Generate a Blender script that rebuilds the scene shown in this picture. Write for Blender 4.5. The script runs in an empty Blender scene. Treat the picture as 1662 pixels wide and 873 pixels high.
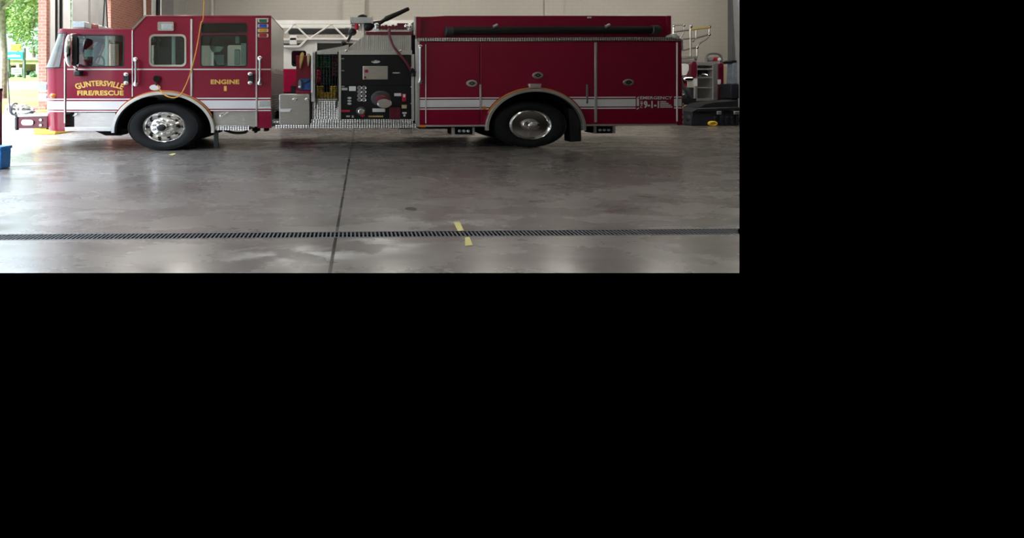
import bpy, bmesh, math, random
from mathutils import Vector, Matrix
from mathutils.geometry import tessellate_polygon
random.seed(7)
S = bpy.context.scene
C = S.collection
PI = math.pi

# ------------------------------------------------------------------ camera
F, CX, CY, EYE = 738.0, 587.0, 140.0, 1.40       # focal length / vanishing point in pixels of 1662x873, eye height
W_, H_ = 1662.0, 873.0
cd = bpy.data.cameras.new('camera')
cam = bpy.data.objects.new('camera', cd); C.objects.link(cam)
cd.sensor_fit = 'HORIZONTAL'; cd.sensor_width = 36.0
cd.lens = F * 36.0 / W_
cd.shift_x = (W_ / 2 - CX) / W_
cd.shift_y = -(H_ / 2 - CY) / W_
cd.clip_start = 0.05; cd.clip_end = 400
cam.location = (0, 0, EYE); cam.rotation_euler = (PI / 2, 0, 0)
S.camera = cam
S.view_settings.view_transform = 'Standard'
S.view_settings.look = 'None'
S.view_settings.exposure = 0.0
S.view_settings.gamma = 1.0
S.view_settings.use_curve_mapping = False
S.cycles.use_denoising = True
S.cycles.max_bounces = 8
S.cycles.sample_clamp_indirect = 6.0

# ------------------------------------------------------------------ sky (the street side, west of the station)
SKY, HORIZON = 38.0, 1.5          # brightness overhead / at the skyline of a hazy overcast sky
w = bpy.data.worlds.new('sky'); S.world = w; w.use_nodes = True
nt = w.node_tree; nt.nodes.clear(); L = nt.links.new
def wn(t, **k):
    n = nt.nodes.new(t)
    for a, b in k.items(): setattr(n, a, b)
    return n
tc = wn('ShaderNodeTexCoord'); sp = wn('ShaderNodeSeparateXYZ'); L(tc.outputs['Generated'], sp.inputs[0])
m1 = wn('ShaderNodeMapRange', interpolation_type='SMOOTHSTEP'); L(sp.outputs[0], m1.inputs[0])
m1.inputs[1].default_value = -0.12; m1.inputs[2].default_value = -0.35; m1.inputs[3].default_value = 0; m1.inputs[4].default_value = 1
m2 = wn('ShaderNodeMapRange', interpolation_type='SMOOTHSTEP'); L(sp.outputs[2], m2.inputs[0])
m2.inputs[1].default_value = -0.04; m2.inputs[2].default_value = 0.02
mm = wn('ShaderNodeMath', operation='MULTIPLY'); L(m1.outputs[0], mm.inputs[0]); L(m2.outputs[0], mm.inputs[1])
nz = wn('ShaderNodeTexNoise'); nz.inputs['Scale'].default_value = 3.0; nz.inputs['Detail'].default_value = 5
L(tc.outputs['Generated'], nz.inputs['Vector'])
cr = wn('ShaderNodeValToRGB'); L(nz.outputs[0], cr.inputs[0])
cr.color_ramp.elements[0].position = 0.4; cr.color_ramp.elements[0].color = (0.58, 0.78, 1.0, 1)
cr.color_ramp.elements[1].position = 0.62; cr.color_ramp.elements[1].color = (0.92, 0.96, 1.0, 1)
mz = wn('ShaderNodeMapRange', interpolation_type='SMOOTHSTEP'); L(sp.outputs[2], mz.inputs[0])
mz.inputs[1].default_value = 0.20; mz.inputs[2].default_value = 0.62; mz.inputs[3].default_value = HORIZON; mz.inputs[4].default_value = SKY
ms = wn('ShaderNodeMath', operation='MULTIPLY'); L(mz.outputs[0], ms.inputs[1]); L(mm.outputs[0], ms.inputs[0])
bg = wn('ShaderNodeBackground'); L(cr.outputs[0], bg.inputs[0]); L(ms.outputs[0], bg.inputs[1])
ow = wn('ShaderNodeOutputWorld'); L(bg.outputs[0], ow.inputs[0])

def lamp(name, typ, loc, rot, energy, col=(1, 1, 1), sx=1, sy=1, **k):
    d = bpy.data.lights.new(name, typ); d.energy = energy; d.color = col
    if typ == 'AREA': d.shape = 'RECTANGLE'; d.size = sx; d.size_y = sy
    for a, b in k.items(): setattr(d, a, b)
    o = bpy.data.objects.new(name, d); C.objects.link(o); o.location = loc; o.rotation_euler = rot
    return o
SUN = lamp('sun', 'SUN', (0, 0, 30), Vector((0.04, 0.62, -0.78)).to_track_quat('-Z', 'Y').to_euler(), 3.0, (1.0, 0.95, 0.86), angle=0.02)
CEIL = [(-7.0, 7.0, 110), (-7.2, 14.0, 230), (-6.0, 15.0, 230), (-2.0, 7.0, 60), (-2.0, 14.4, 170), (3.5, 7.0, 30), (4.0, 14.2, 170), (9.0, 7.0, 16), (9.5, 14.2, 140), (13.5, 14.6, 240),
        (-5.0, 1.0, 60), (2.0, 1.0, 40), (1.0, 14.8, 190), (6.5, 14.8, 170), (16.5, 14.6, 110)]
for x in (-2.6, 2.5, 7.0, 11.4, 15.0, 18.6):              # wall-washing fixtures along the far wall
    lamp('wall_washer', 'SPOT', (x, 20.6, 6.3), Vector((0, 4.2, -2.6)).to_track_quat('-Z', 'Y').to_euler(), 215.0, (1.0, 0.95, 0.86), spot_size=math.radians(118), spot_blend=0.6, shadow_soft_size=0.3)
for x, y, e in CEIL:
    lamp('ceiling_lamp', 'POINT', (x, y, 5.9), (0, 0, 0), e, (1.0, 0.95, 0.87), shadow_soft_size=0.35)

# ------------------------------------------------------------------ materials
MATS = {}
def mat(name, base, rough=0.5, metal=0.0, coat=0.0, var=0.08, scale=4.0, bump=0.0, bscale=60.0, trans=0.0, ior=1.45, emit=None, diamond=0, ribs=0, spec=0.5, stretch=None):
    m = bpy.data.materials.new(name); m.use_nodes = True
    t = m.node_tree; p = t.nodes['Principled BSDF']; K = t.links.new
    p.inputs['Roughness'].default_value = rough; p.inputs['Metallic'].default_value = metal
    p.inputs['Coat Weight'].default_value = coat; p.inputs['Coat Roughness'].default_value = 0.06
    p.inputs['Transmission Weight'].default_value = trans; p.inputs['IOR'].default_value = ior
    p.inputs['Specular IOR Level'].default_value = spec
    co = t.nodes.new('ShaderNodeTexCoord')
    src = co.outputs['Object']
    if stretch:
        mp = t.nodes.new('ShaderNodeMapping'); mp.inputs['Scale'].default_value = stretch; K(src, mp.inputs[0]); src = mp.outputs[0]
    n = t.nodes.new('ShaderNodeTexNoise'); n.inputs['Scale'].default_value = scale; n.inputs['Detail'].default_value = 4
    K(src, n.inputs['Vector'])
    r = t.nodes.new('ShaderNodeValToRGB'); K(n.outputs[0], r.inputs[0])
    r.color_ramp.elements[0].position = 0.3; r.color_ramp.elements[1].position = 0.7
    r.color_ramp.elements[0].color = tuple(max(0, c * (1 - var)) for c in base) + (1,)
    r.color_ramp.elements[1].color = tuple(min(1, c * (1 + var)) for c in base) + (1,)
    K(r.outputs[0], p.inputs['Base Color'])
    if emit:
        p.inputs['Emission Color'].default_value = emit[0] + (1,); p.inputs['Emission Strength'].default_value = emit[1]
    if bump or diamond or ribs:
        b = t.nodes.new('ShaderNodeBump'); K(b.outputs[0], p.inputs['Normal'])
        if diamond:
            s = t.nodes.new('ShaderNodeSeparateXYZ'); K(co.outputs['Object'], s.inputs[0])
            def mth(op, a, bb):
                q = t.nodes.new('ShaderNodeMath'); q.operation = op
                for i, v in enumerate((a, bb)):
                    if v is None: continue
                    if isinstance(v, (int, float)): q.inputs[i].default_value = v
                    else: K(v, q.inputs[i])
                return q.outputs[0]
            xx = mth('MULTIPLY', mth('ADD', s.outputs[0], s.outputs[1]), 0.75)
            s1 = mth('SINE', mth('MULTIPLY', mth('ADD', xx, s.outputs[2]), diamond), None)
            s2 = mth('SINE', mth('MULTIPLY', mth('SUBTRACT', xx, s.outputs[2]), diamond), None)
            K(mth('MULTIPLY', s1, s2), b.inputs['Height']); b.inputs['Strength'].default_value = 0.8; b.inputs['Distance'].default_value = 0.012
        elif ribs:
            wv = t.nodes.new('ShaderNodeTexWave'); wv.inputs['Scale'].default_value = ribs; K(co.outputs['Object'], wv.inputs['Vector'])
            wv.bands_direction = 'X'
            K(wv.outputs['Fac'], b.inputs['Height']); b.inputs['Strength'].default_value = 0.35; b.inputs['Distance'].default_value = 0.008
        else:
            n2 = t.nodes.new('ShaderNodeTexNoise'); n2.inputs['Scale'].default_value = bscale; n2.inputs['Detail'].default_value = 3
            K(src, n2.inputs['Vector']); K(n2.outputs[0], b.inputs['Height'])
            b.inputs['Strength'].default_value = bump; b.inputs['Distance'].default_value = 0.02
    MATS[name] = m
    return m

def brickmat(name, c1, c2, mortar, bw, bh, msize, rough, bump=0.4, off=0.5):
    m = bpy.data.materials.new(name); m.use_nodes = True
    t = m.node_tree; p = t.nodes['Principled BSDF']; K = t.links.new
    p.inputs['Roughness'].default_value = rough
    co = t.nodes.new('ShaderNodeTexCoord'); s = t.nodes.new('ShaderNodeSeparateXYZ'); K(co.outputs['Object'], s.inputs[0])
    a = t.nodes.new('ShaderNodeMath'); a.operation = 'ADD'; K(s.outputs[0], a.inputs[0]); K(s.outputs[1], a.inputs[1])
    cb = t.nodes.new('ShaderNodeCombineXYZ'); K(a.outputs[0], cb.inputs[0]); K(s.outputs[2], cb.inputs[1])
    b = t.nodes.new('ShaderNodeTexBrick'); K(cb.outputs[0], b.inputs['Vector'])
    b.offset = off
    b.inputs['Color1'].default_value = c1 + (1,); b.inputs['Color2'].default_value = c2 + (1,); b.inputs['Mortar'].default_value = mortar + (1,)
    b.inputs['Scale'].default_value = 1.0; b.inputs['Brick Width'].default_value = bw; b.inputs['Row Height'].default_value = bh
    b.inputs['Mortar Size'].default_value = msize; b.inputs['Mortar Smooth'].default_value = 0.1; b.inputs['Bias'].default_value = 0.0
    K(b.outputs['Color'], p.inputs['Base Color'])
    bu = t.nodes.new('ShaderNodeBump'); bu.inputs['Strength'].default_value = bump; bu.inputs['Distance'].default_value = 0.01; bu.invert = True
    K(b.outputs['Fac'], bu.inputs['Height']); K(bu.outputs[0], p.inputs['Normal'])
    MATS[name] = m
    return m

RED = mat('fire_red_paint', (0.225, 0.0010, 0.026), 0.34, 0, 0.5, 0.05, 1.0, spec=0.3)
WHITE_REF = mat('white_reflective_film', (0.72, 0.72, 0.74), 0.35, 0, 0.3, 0.03, 40)
CHROME = mat('polished_chrome', (0.82, 0.82, 0.82), 0.12, 1.0, 0, 0.03, 3)
TRIMM = mat('polished_fender_trim', (0.80, 0.79, 0.77), 0.28, 0.9, 0, 0.03, 3)
STEEL = mat('brushed_stainless', (0.60, 0.58, 0.56), 0.36, 1.0, 0, 0.10, 6, stretch=(1, 1, 14))
STEELR = mat('ribbed_stainless', (0.52, 0.51, 0.48), 0.40, 0.55, 0, 0.12, 5, ribs=7.0)
ALU = mat('satin_aluminium', (0.66, 0.65, 0.64), 0.42, 0.85, 0, 0.06, 12)
DIAM = mat('diamond_plate', (0.52, 0.51, 0.50), 0.34, 1.0, 0, 0.06, 20, diamond=78)
BLACKP = mat('black_panel', (0.005, 0.0065, 0.009), 0.35, 0, 0.0, 0.2, 8)
BLACK = mat('black_plastic', (0.007, 0.008, 0.0095), 0.5, 0, 0, 0.2, 15)
DARK = mat('dark_underbody', (0.008, 0.008, 0.009), 0.8, 0, 0, 0.2, 8, spec=0.2)
RUBBER = mat('tire_rubber', (0.0075, 0.0085, 0.010), 0.75, 0, 0, 0.18, 12, bump=0.15, bscale=80, spec=0.3)
INTER = mat('cab_interior', (0.035, 0.038, 0.042), 0.8, 0, 0, 0.2, 6)
SEAT = mat('seat_fabric', (0.025, 0.026, 0.03), 0.85, 0, 0, 0.2, 60, bump=0.2)
GOLD = mat('gold_leaf', (0.80, 0.50, 0.12), 0.35, 0.25, 0.2, 0.12, 60)
ORANGE = mat('orange_reflective', (0.62, 0.22, 0.05), 0.4, 0, 0.2, 0.1, 20)
AMBER = mat('amber_lens', (0.72, 0.22, 0.03), 0.2, 0, 0.6, 0.1, 60)
GREENL = mat('green_lens', (0.0, 0.12, 0.07), 0.15, 0, 0.8, 0.2, 60)
BLUEL = mat('blue_lens', (0.02, 0.07, 0.45), 0.15, 0, 0.8, 0.2, 60)
YELL = mat('amber_light_lens', (0.55, 0.28, 0.02), 0.15, 0, 0.8, 0.2, 60)
REDL = mat('red_lens', (0.32, 0.01, 0.03), 0.15, 0, 0.8, 0.2, 60)
LENS = mat('clear_lens', (0.55, 0.62, 0.66), 0.15, 0.4, 0.6, 0.08, 30)
PAPER = mat('white_paper', (0.75, 0.80, 0.82), 0.7, 0, 0, 0.03, 5)
WHITEP = mat('white_paint', (0.58, 0.58, 0.55), 0.35, 0, 0.3, 0.04, 3)
WHITETRIM = mat('white_trim_paint', (0.74, 0.74, 0.74), 0.5, 0, 0, 0.04, 2)
GREYD = mat('grey_door_panel', (0.36, 0.35, 0.35), 0.55, 0, 0, 0.05, 2)
DKGREY = mat('dark_grey_metal', (0.06, 0.065, 0.07), 0.5, 0.4, 0, 0.1, 8)
GREYP = mat('dark_grey_paint', (0.15, 0.15, 0.155), 0.6, 0, 0, 0.08, 3)
CORD = mat('orange_cord_sheath', (0.75, 0.34, 0.06), 0.5, 0, 0, 0.06, 20)
BIN = mat('blue_plastic', (0.02, 0.19, 0.55), 0.35, 0, 0.2, 0.08, 5)
MAROON = mat('maroon_paint', (0.13, 0.006, 0.022), 0.4, 0, 0.4, 0.1, 5)
HGREEN = mat('green_hose_jacket', (0.012, 0.13, 0.05), 0.8, 0, 0, 0.3, 30, bump=0.4)
HDARK = mat('dark_green_hose_jacket', (0.02, 0.05, 0.04), 0.8, 0, 0, 0.3, 30, bump=0.4)
HYEL = mat('yellow_hose_jacket', (0.75, 0.50, 0.04), 0.75, 0, 0, 0.2, 30, bump=0.4)
HRED = mat('red_hose_jacket', (0.45, 0.012, 0.04), 0.75, 0, 0, 0.2, 30, bump=0.4)
HMAR = mat('maroon_hose_rubber', (0.13, 0.015, 0.03), 0.5, 0, 0, 0.15, 30)
BLUEF = mat('blue_bag_fabric', (0.025, 0.07, 0.22), 0.8, 0, 0, 0.25, 20, bump=0.3)
BEIGE = mat('beige_fabric', (0.50, 0.42, 0.26), 0.8, 0, 0, 0.15, 20)
YSTRAP = mat('faded_yellow_plastic', (0.58, 0.42, 0.13), 0.6, 0, 0, 0.15, 20)
TAPE = mat('yellow_floor_tape', (0.62, 0.55, 0.20), 0.6, 0, 0, 0.12, 30)
GRATE = mat('cast_grate', (0.10, 0.104, 0.118), 0.6, 0.3, 0, 0.15, 30)
PIT = mat('drain_channel', (0.006, 0.006, 0.008), 0.9, 0, 0, 0.2, 10, spec=0.1)
YPAINT = mat('yellow_safety_paint', (0.75, 0.50, 0.05), 0.5, 0, 0, 0.1, 6)
WOODP = mat('raw_timber', (0.36, 0.27, 0.17), 0.7, 0, 0, 0.2, 8, stretch=(1, 8, 8))
TARP = mat('black_tarpaulin', (0.012, 0.014, 0.016), 0.6, 0, 0, 0.2, 8, bump=0.3, bscale=12)
CASE = mat('charcoal_plastic', (0.013, 0.016, 0.023), 0.5, 0, 0, 0.15, 8)
GLASS = mat('window_glass', (0.80, 0.95, 0.92), 0.0, 0, 0, 0.01, 1, trans=1.0, ior=1.02)
def thin_glass(name, tint, refl, painted_sheen=0.0):
    m = bpy.data.materials.new(name); m.use_nodes = True; t = m.node_tree; t.nodes.clear(); K = t.links.new
    o = t.nodes.new('ShaderNodeOutputMaterial'); mx = t.nodes.new('ShaderNodeMixShader')
    tr = t.nodes.new('ShaderNodeBsdfTransparent'); gl = t.nodes.new('ShaderNodeBsdfGlossy'); gl.inputs['Roughness'].default_value = 0.02
    tr.inputs[0].default_value = tint + (1,)
    fr = t.nodes.new('ShaderNodeFresnel'); fr.inputs[0].default_value = 1.5
    n = t.nodes.new('ShaderNodeTexNoise'); n.inputs['Scale'].default_value = 2.0
    ad = t.nodes.new('ShaderNodeMath'); ad.operation = 'MULTIPLY_ADD'; K(n.outputs[0], ad.inputs[0]); ad.inputs[1].default_value = 0.01; K(fr.outputs[0], ad.inputs[2])
    ml = t.nodes.new('ShaderNodeMath'); ml.operation = 'MULTIPLY'; ml.inputs[1].default_value = refl; K(ad.outputs[0], ml.inputs[0])
    K(ml.outputs[0], mx.inputs[0]); K(tr.outputs[0], mx.inputs[1]); K(gl.outputs[0], mx.inputs[2]); 
    if painted_sheen:
        df = t.nodes.new('ShaderNodeBsdfDiffuse'); df.inputs[0].default_value = (0.62, 0.80, 0.74, 1)  # pale mint diffuse layer imitates bright outdoor reflection on the windshield
        m2_ = t.nodes.new('ShaderNodeMixShader'); m2_.inputs[0].default_value = painted_sheen
        K(mx.outputs[0], m2_.inputs[1]); K(df.outputs[0], m2_.inputs[2]); K(m2_.outputs[0], o.inputs[0])
    else: K(mx.outputs[0], o.inputs[0])
    MATS[name] = m; return m
TGLASS = thin_glass('tinted_glass', (0.76, 0.88, 0.86), 1.3)
WGLASS = thin_glass('windshield_glass', (0.80, 0.95, 0.90), 4.0, 0.16)
DGLASS = thin_glass('dark_tinted_glass', (0.30, 0.38, 0.38), 1.5)
BRICK = brickmat('red_brick', (0.32, 0.125, 0.085), (0.26, 0.088, 0.06), (0.30, 0.20, 0.16), 0.25, 0.095, 0.012, 0.85)
CMU = brickmat('painted_block', (0.46, 0.43, 0.38), (0.45, 0.42, 0.37), (0.40, 0.375, 0.33), 0.58, 0.20, 0.010, 0.55, 0.25)
LAWN = mat('lawn_grass', (0.14, 0.27, 0.04), 0.9, 0, 0, 0.25, 2.0, bump=0.5, bscale=30, spec=0.1)
MULCH = mat('bark_mulch', (0.26, 0.12, 0.07), 0.95, 0, 0, 0.35, 3.0, bump=0.6, bscale=20, spec=0.1)
ROAD = mat('road_asphalt', (0.36, 0.37, 0.40), 0.85, 0, 0, 0.08, 1.5)
APRON = mat('apron_concrete', (0.46, 0.42, 0.36), 0.8, 0, 0, 0.10, 0.7)
BARK = mat('tree_bark', (0.27, 0.24, 0.21), 0.95, 0, 0, 0.4, 5, bump=0.5, bscale=20)
CREAM = mat('cream_stucco', (0.52, 0.41, 0.29), 0.8, 0, 0, 0.06, 0.6)
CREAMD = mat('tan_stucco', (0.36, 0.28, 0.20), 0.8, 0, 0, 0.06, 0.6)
TEAL = mat('teal_sign_face', (0.01, 0.42, 0.50), 0.5, 0, 0, 0.06, 2)
SIGNY = mat('yellow_sign_face', (0.75, 0.60, 0.03), 0.5, 0, 0, 0.06, 2)
DGLZ = mat('dark_shop_glass', (0.04, 0.05, 0.06), 0.2, 0, 0, 0.2, 2)
GREYB = mat('grey_blue_cloth', (0.16, 0.20, 0.24), 0.7, 0, 0, 0.2, 6)
def leafmat(name, a, b):
    m = bpy.data.materials.new(name); m.use_nodes = True; t = m.node_tree; p = t.nodes['Principled BSDF']; K = t.links.new
    g = t.nodes.new('ShaderNodeNewGeometry'); r = t.nodes.new('ShaderNodeValToRGB'); K(g.outputs['Random Per Island'], r.inputs[0])
    r.color_ramp.elements[0].color = a + (1,); r.color_ramp.elements[1].color = b + (1,)
    K(r.outputs[0], p.inputs['Base Color']); p.inputs['Roughness'].default_value = 0.7
    p.inputs['Specular IOR Level'].default_value = 0.2
    MATS[name] = m; return m
LEAF1 = leafmat('leaf_bright', (0.10, 0.20, 0.06), (0.42, 0.50, 0.20))
LEAF2 = leafmat('leaf_cool', (0.08, 0.17, 0.09), (0.34, 0.45, 0.26))

# floor: polished stained concrete
def floormat():
    m = bpy.data.materials.new('sealed_concrete_floor'); m.use_nodes = True
    t = m.node_tree; p = t.nodes['Principled BSDF']; K = t.links.new
    co = t.nodes.new('ShaderNodeTexCoord'); O = co.outputs['Object']
    def noise(scale, st, det=5, rough=0.55):
        mp = t.nodes.new('ShaderNodeMapping'); mp.inputs['Scale'].default_value = st; K(O, mp.inputs[0])
        n = t.nodes.new('ShaderNodeTexNoise'); n.inputs['Scale'].default_value = scale; n.inputs['Detail'].default_value = det; n.inputs['Roughness'].default_value = rough
        K(mp.outputs[0], n.inputs['Vector']); return n.outputs[0]
    def ramp(src, p0, p1, c0, c1):
        r = t.nodes.new('ShaderNodeValToRGB'); K(src, r.inputs[0])
        r.color_ramp.elements[0].position = p0; r.color_ramp.elements[1].position = p1
        r.color_ramp.elements[0].color = c0 + (1,); r.color_ramp.elements[1].color = c1 + (1,); return r.outputs[0]
    def mth(op, a, b=None, c=None):
        q = t.nodes.new('ShaderNodeMath'); q.operation = op
        for i, v in enumerate((a, b, c)):
            if v is None: continue
            if isinstance(v, (int, float)): q.inputs[i].default_value = v
            else: K(v, q.inputs[i])
        return q.outputs[0]
    def mix(f, a, b, mode='MIX'):
        q = t.nodes.new('ShaderNodeMix'); q.data_type = 'RGBA'; q.blend_type = mode
        if isinstance(f, (int, float)): q.inputs[0].default_value = f
        else: K(f, q.inputs[0])
        for i, v in ((6, a), (7, b)):
            if isinstance(v, tuple): q.inputs[i].default_value = v + (1,)
            else: K(v, q.inputs[i])
        return q.outputs[2]
    base = ramp(noise(0.55, (0.6, 1.3, 1)), 0.3, 0.7, (0.128, 0.112, 0.104), (0.190, 0.178, 0.166))
    fine = ramp(noise(3.2, (0.6, 1.6, 1), 8, 0.65), 0.25, 0.8, (0.72, 0.70, 0.70), (1.20, 1.20, 1.20))
    col = mix(1.0, base, fine, 'MULTIPLY')
    s = t.nodes.new('ShaderNodeSeparateXYZ'); K(O, s.inputs[0]); X, Y = s.outputs[0], s.outputs[1]
    def blob(x, y, rx, ry, soft=0.4):
        dx = mth('DIVIDE', mth('SUBTRACT', X, x), rx); dy = mth('DIVIDE', mth('SUBTRACT', Y, y), ry)
        d = mth('SQRT', mth('ADD', mth('MULTIPLY', dx, dx), mth('MULTIPLY', dy, dy)))
        q = t.nodes.new('ShaderNodeMapRange'); q.interpolation_type = 'SMOOTHSTEP'; K(d, q.inputs[0])
        q.inputs[1].default_value = 1.0; q.inputs[2].default_value = soft; q.inputs[3].default_value = 0; q.inputs[4].default_value = 1
        return q.outputs[0]
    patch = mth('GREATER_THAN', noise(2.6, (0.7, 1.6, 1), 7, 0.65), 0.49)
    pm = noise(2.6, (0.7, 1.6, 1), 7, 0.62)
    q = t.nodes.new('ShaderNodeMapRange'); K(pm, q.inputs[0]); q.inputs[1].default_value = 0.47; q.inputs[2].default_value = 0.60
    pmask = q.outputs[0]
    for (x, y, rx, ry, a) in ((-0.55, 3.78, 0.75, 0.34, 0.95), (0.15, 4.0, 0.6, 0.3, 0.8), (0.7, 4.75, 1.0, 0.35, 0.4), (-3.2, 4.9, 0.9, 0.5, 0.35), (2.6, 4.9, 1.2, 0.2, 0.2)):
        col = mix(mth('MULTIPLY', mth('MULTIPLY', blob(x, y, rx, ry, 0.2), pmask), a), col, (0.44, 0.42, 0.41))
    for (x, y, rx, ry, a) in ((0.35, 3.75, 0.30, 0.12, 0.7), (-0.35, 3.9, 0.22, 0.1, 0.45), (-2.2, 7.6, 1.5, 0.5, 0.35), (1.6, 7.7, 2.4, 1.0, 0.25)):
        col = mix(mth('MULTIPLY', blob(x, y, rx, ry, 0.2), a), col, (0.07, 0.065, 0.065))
    col = mix(blob(0.565, 5.19, 0.085, 0.10, 0.5), col, (0.035, 0.018, 0.014))
    # saw-cut joints
    j1 = mth('LESS_THAN', mth('ABSOLUTE', mth('SUBTRACT', X, -0.239)), 0.014)
    j2 = mth('LESS_THAN', mth('ABSOLUTE', mth('SUBTRACT', Y, 11.9)), 0.03)
    jt = mth('MAXIMUM', j1, j2)
    col = mix(jt, col, (0.012, 0.012, 0.012))
    K(col, p.inputs['Base Color'])
    rr = t.nodes.new('ShaderNodeMapRange'); K(noise(1.5, (0.6, 1.4, 1), 6, 0.6), rr.inputs[0])
    rr.interpolation_type = 'SMOOTHSTEP'; rr.inputs[1].default_value = 0.15; rr.inputs[2].default_value = 0.85; rr.inputs[3].default_value = 0.16; rr.inputs[4].default_value = 0.38
    K(rr.outputs[0], p.inputs['Roughness'])
    p.inputs['Specular IOR Level'].default_value = 0.5
    b = t.nodes.new('ShaderNodeBump'); b.inputs['Strength'].default_value = 0.05; b.inputs['Distance'].default_value = 0.01
    K(noise(9, (0.6, 1.4, 1), 4), b.inputs['Height']); K(b.outputs[0], p.inputs['Normal'])
    return m
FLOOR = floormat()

# ------------------------------------------------------------------ mesh helpers
class MB:
    def __init__(self): self.v = []; self.f = []
    def add(self, vs, fs):
        n = len(self.v); self.v += [tuple(p) for p in vs]; self.f += [tuple(i + n for i in f) for f in fs]; return self
    def box(self, x0, x1, y0, y1, z0, z1):
        vs = [(x, y, z) for z in (z0, z1) for y in (y0, y1) for x in (x0, x1)]
        return self.add(vs, [(0, 2, 3, 1), (4, 5, 7, 6), (0, 1, 5, 4), (2, 6, 7, 3), (0, 4, 6, 2), (1, 3, 7, 5)])
    def plate(self, outer, holes, v0, v1):
        """closed solid from a (u,z) outline with holes, between depths v0 and v1"""
        loops = [list(outer)] + [list(h) for h in holes]
        flat = [p for l in loops for p in l]; n = len(flat)
        tris = tessellate_polygon([[Vector((p[0], p[1], 0)) for p in l] for l in loops])
        vs = [(p[0], v0, p[1]) for p in flat] + [(p[0], v1, p[1]) for p in flat]
        fs = [tuple(t) for t in tris] + [tuple(i + n for i in reversed(t)) for t in tris]
        k = 0
        for l in loops:
            m = len(l)
            for i in range(m):
                a, b = k + i, k + (i + 1) % m
                fs.append((a, b, b + n, a + n))
            k += m
        return self.add(vs, fs)
    def tube(self, pts, r, n=10, cap=True):
        pts = [Vector(p) for p in pts]; N = len(pts)
        rs = r if isinstance(r, (list, tuple)) else [r] * N
        tang = []
        for i in range(N):
            a = pts[max(0, i - 1)]; b = pts[min(N - 1, i + 1)]; d = (b - a)
            tang.append(d.normalized() if d.length > 1e-9 else (tang[-1] if tang else Vector((0, 0, 1))))
        up = Vector((0, 0, 1)) if abs(tang[0].z) < 0.9 else Vector((1, 0, 0))
        nrm = (up - tang[0] * up.dot(tang[0])).normalized()
        vs = []
        for i in range(N):
            nrm = (nrm - tang[i] * nrm.dot(tang[i])); nrm = nrm.normalized() if nrm.length > 1e-6 else tang[i].orthogonal().normalized()
            bi = tang[i].cross(nrm)
            for k in range(n):
                a = 2 * PI * k / n
                vs.append(pts[i] + (nrm * math.cos(a) + bi * math.sin(a)) * rs[i])
        fs = [(i * n + k, i * n + (k + 1) % n, (i + 1) * n + (k + 1) % n, (i + 1) * n + k) for i in range(N - 1) for k in range(n)]
        if cap: fs += [tuple(range(n - 1, -1, -1)), tuple((N - 1) * n + k for k in range(n))]
        return self.add(vs, fs)
    def rings(self, c, rg, n=48, close=True):
        """elliptical rings (ru, rz, v) about the v axis at centre c=(u,z)"""
        vs = []; N = len(rg)
        for ru, rz, v in rg:
            for k in range(n):
                a = 2 * PI * k / n; vs.append((c[0] + ru * math.cos(a), v, c[1] + rz * math.sin(a)))
        fs = [(i * n + k, i * n + (k + 1) % n, (i + 1) * n + (k + 1) % n, (i + 1) * n + k) for i in range(N - 1) for k in range(n)]
        if close: fs += [tuple(range(n)), tuple((N - 1) * n + k for k in range(n - 1, -1, -1))]
        return self.add(vs, fs)
    def ball(self, c, r, nu=16, nv=10):
        vs = []; fs = []
        for j in range(nv + 1):
            th = PI * j / nv
            for i in range(nu):
                ph = 2 * PI * i / nu
                vs.append((c[0] + r[0] * math.sin(th) * math.cos(ph), c[1] + r[1] * math.sin(th) * math.sin(ph), c[2] + r[2] * math.cos(th)))
        for j in range(nv):
            for i in range(nu):
                fs.append((j * nu + i, j * nu + (i + 1) % nu, (j + 1) * nu + (i + 1) % nu, (j + 1) * nu + i))
        return self.add(vs, fs)
    def grid(self, rows):
        m = len(rows[0]); vs = [p for r in rows for p in r]
        return self.add(vs, [(j * m + i, j * m + i + 1, (j + 1) * m + i + 1, (j + 1) * m + i) for j in range(len(rows) - 1) for i in range(m - 1)])
    def build(self, name, material, parent=None, bevel=0.0, angle=35, segs=2):
        bm = bmesh.new()
        vs = [bm.verts.new(p) for p in self.v]
        for f in self.f:
            if len(set(f)) < 3: continue
            try: bm.faces.new([vs[i] for i in f])
            except ValueError: pass
        bmesh.ops.remove_doubles(bm, verts=bm.verts, dist=1e-5)
        bmesh.ops.recalc_face_normals(bm, faces=bm.faces)
        me = bpy.data.meshes.new(name); bm.to_mesh(me); bm.free()
        for p in me.polygons: p.use_smooth = True
        me.set_sharp_from_angle(angle=math.radians(angle))
        me.materials.append(material)
        o = bpy.data.objects.new(name, me); C.objects.link(o)
        if parent is not None: o.parent = parent
        if bevel:
            b = o.modifiers.new('bevel', 'BEVEL'); b.width = bevel; b.segments = segs; b.limit_method = 'ANGLE'; b.angle_limit = math.radians(40)
            b.harden_normals = False
        return o
def tag(o, label, cat, group=None):
    o['label'] = label; o['category'] = cat
    if group: o['group'] = group
    return o
def lab(o, s): o['label'] = s; return o
def struct(o): o['kind'] = 'structure'; return o

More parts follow.
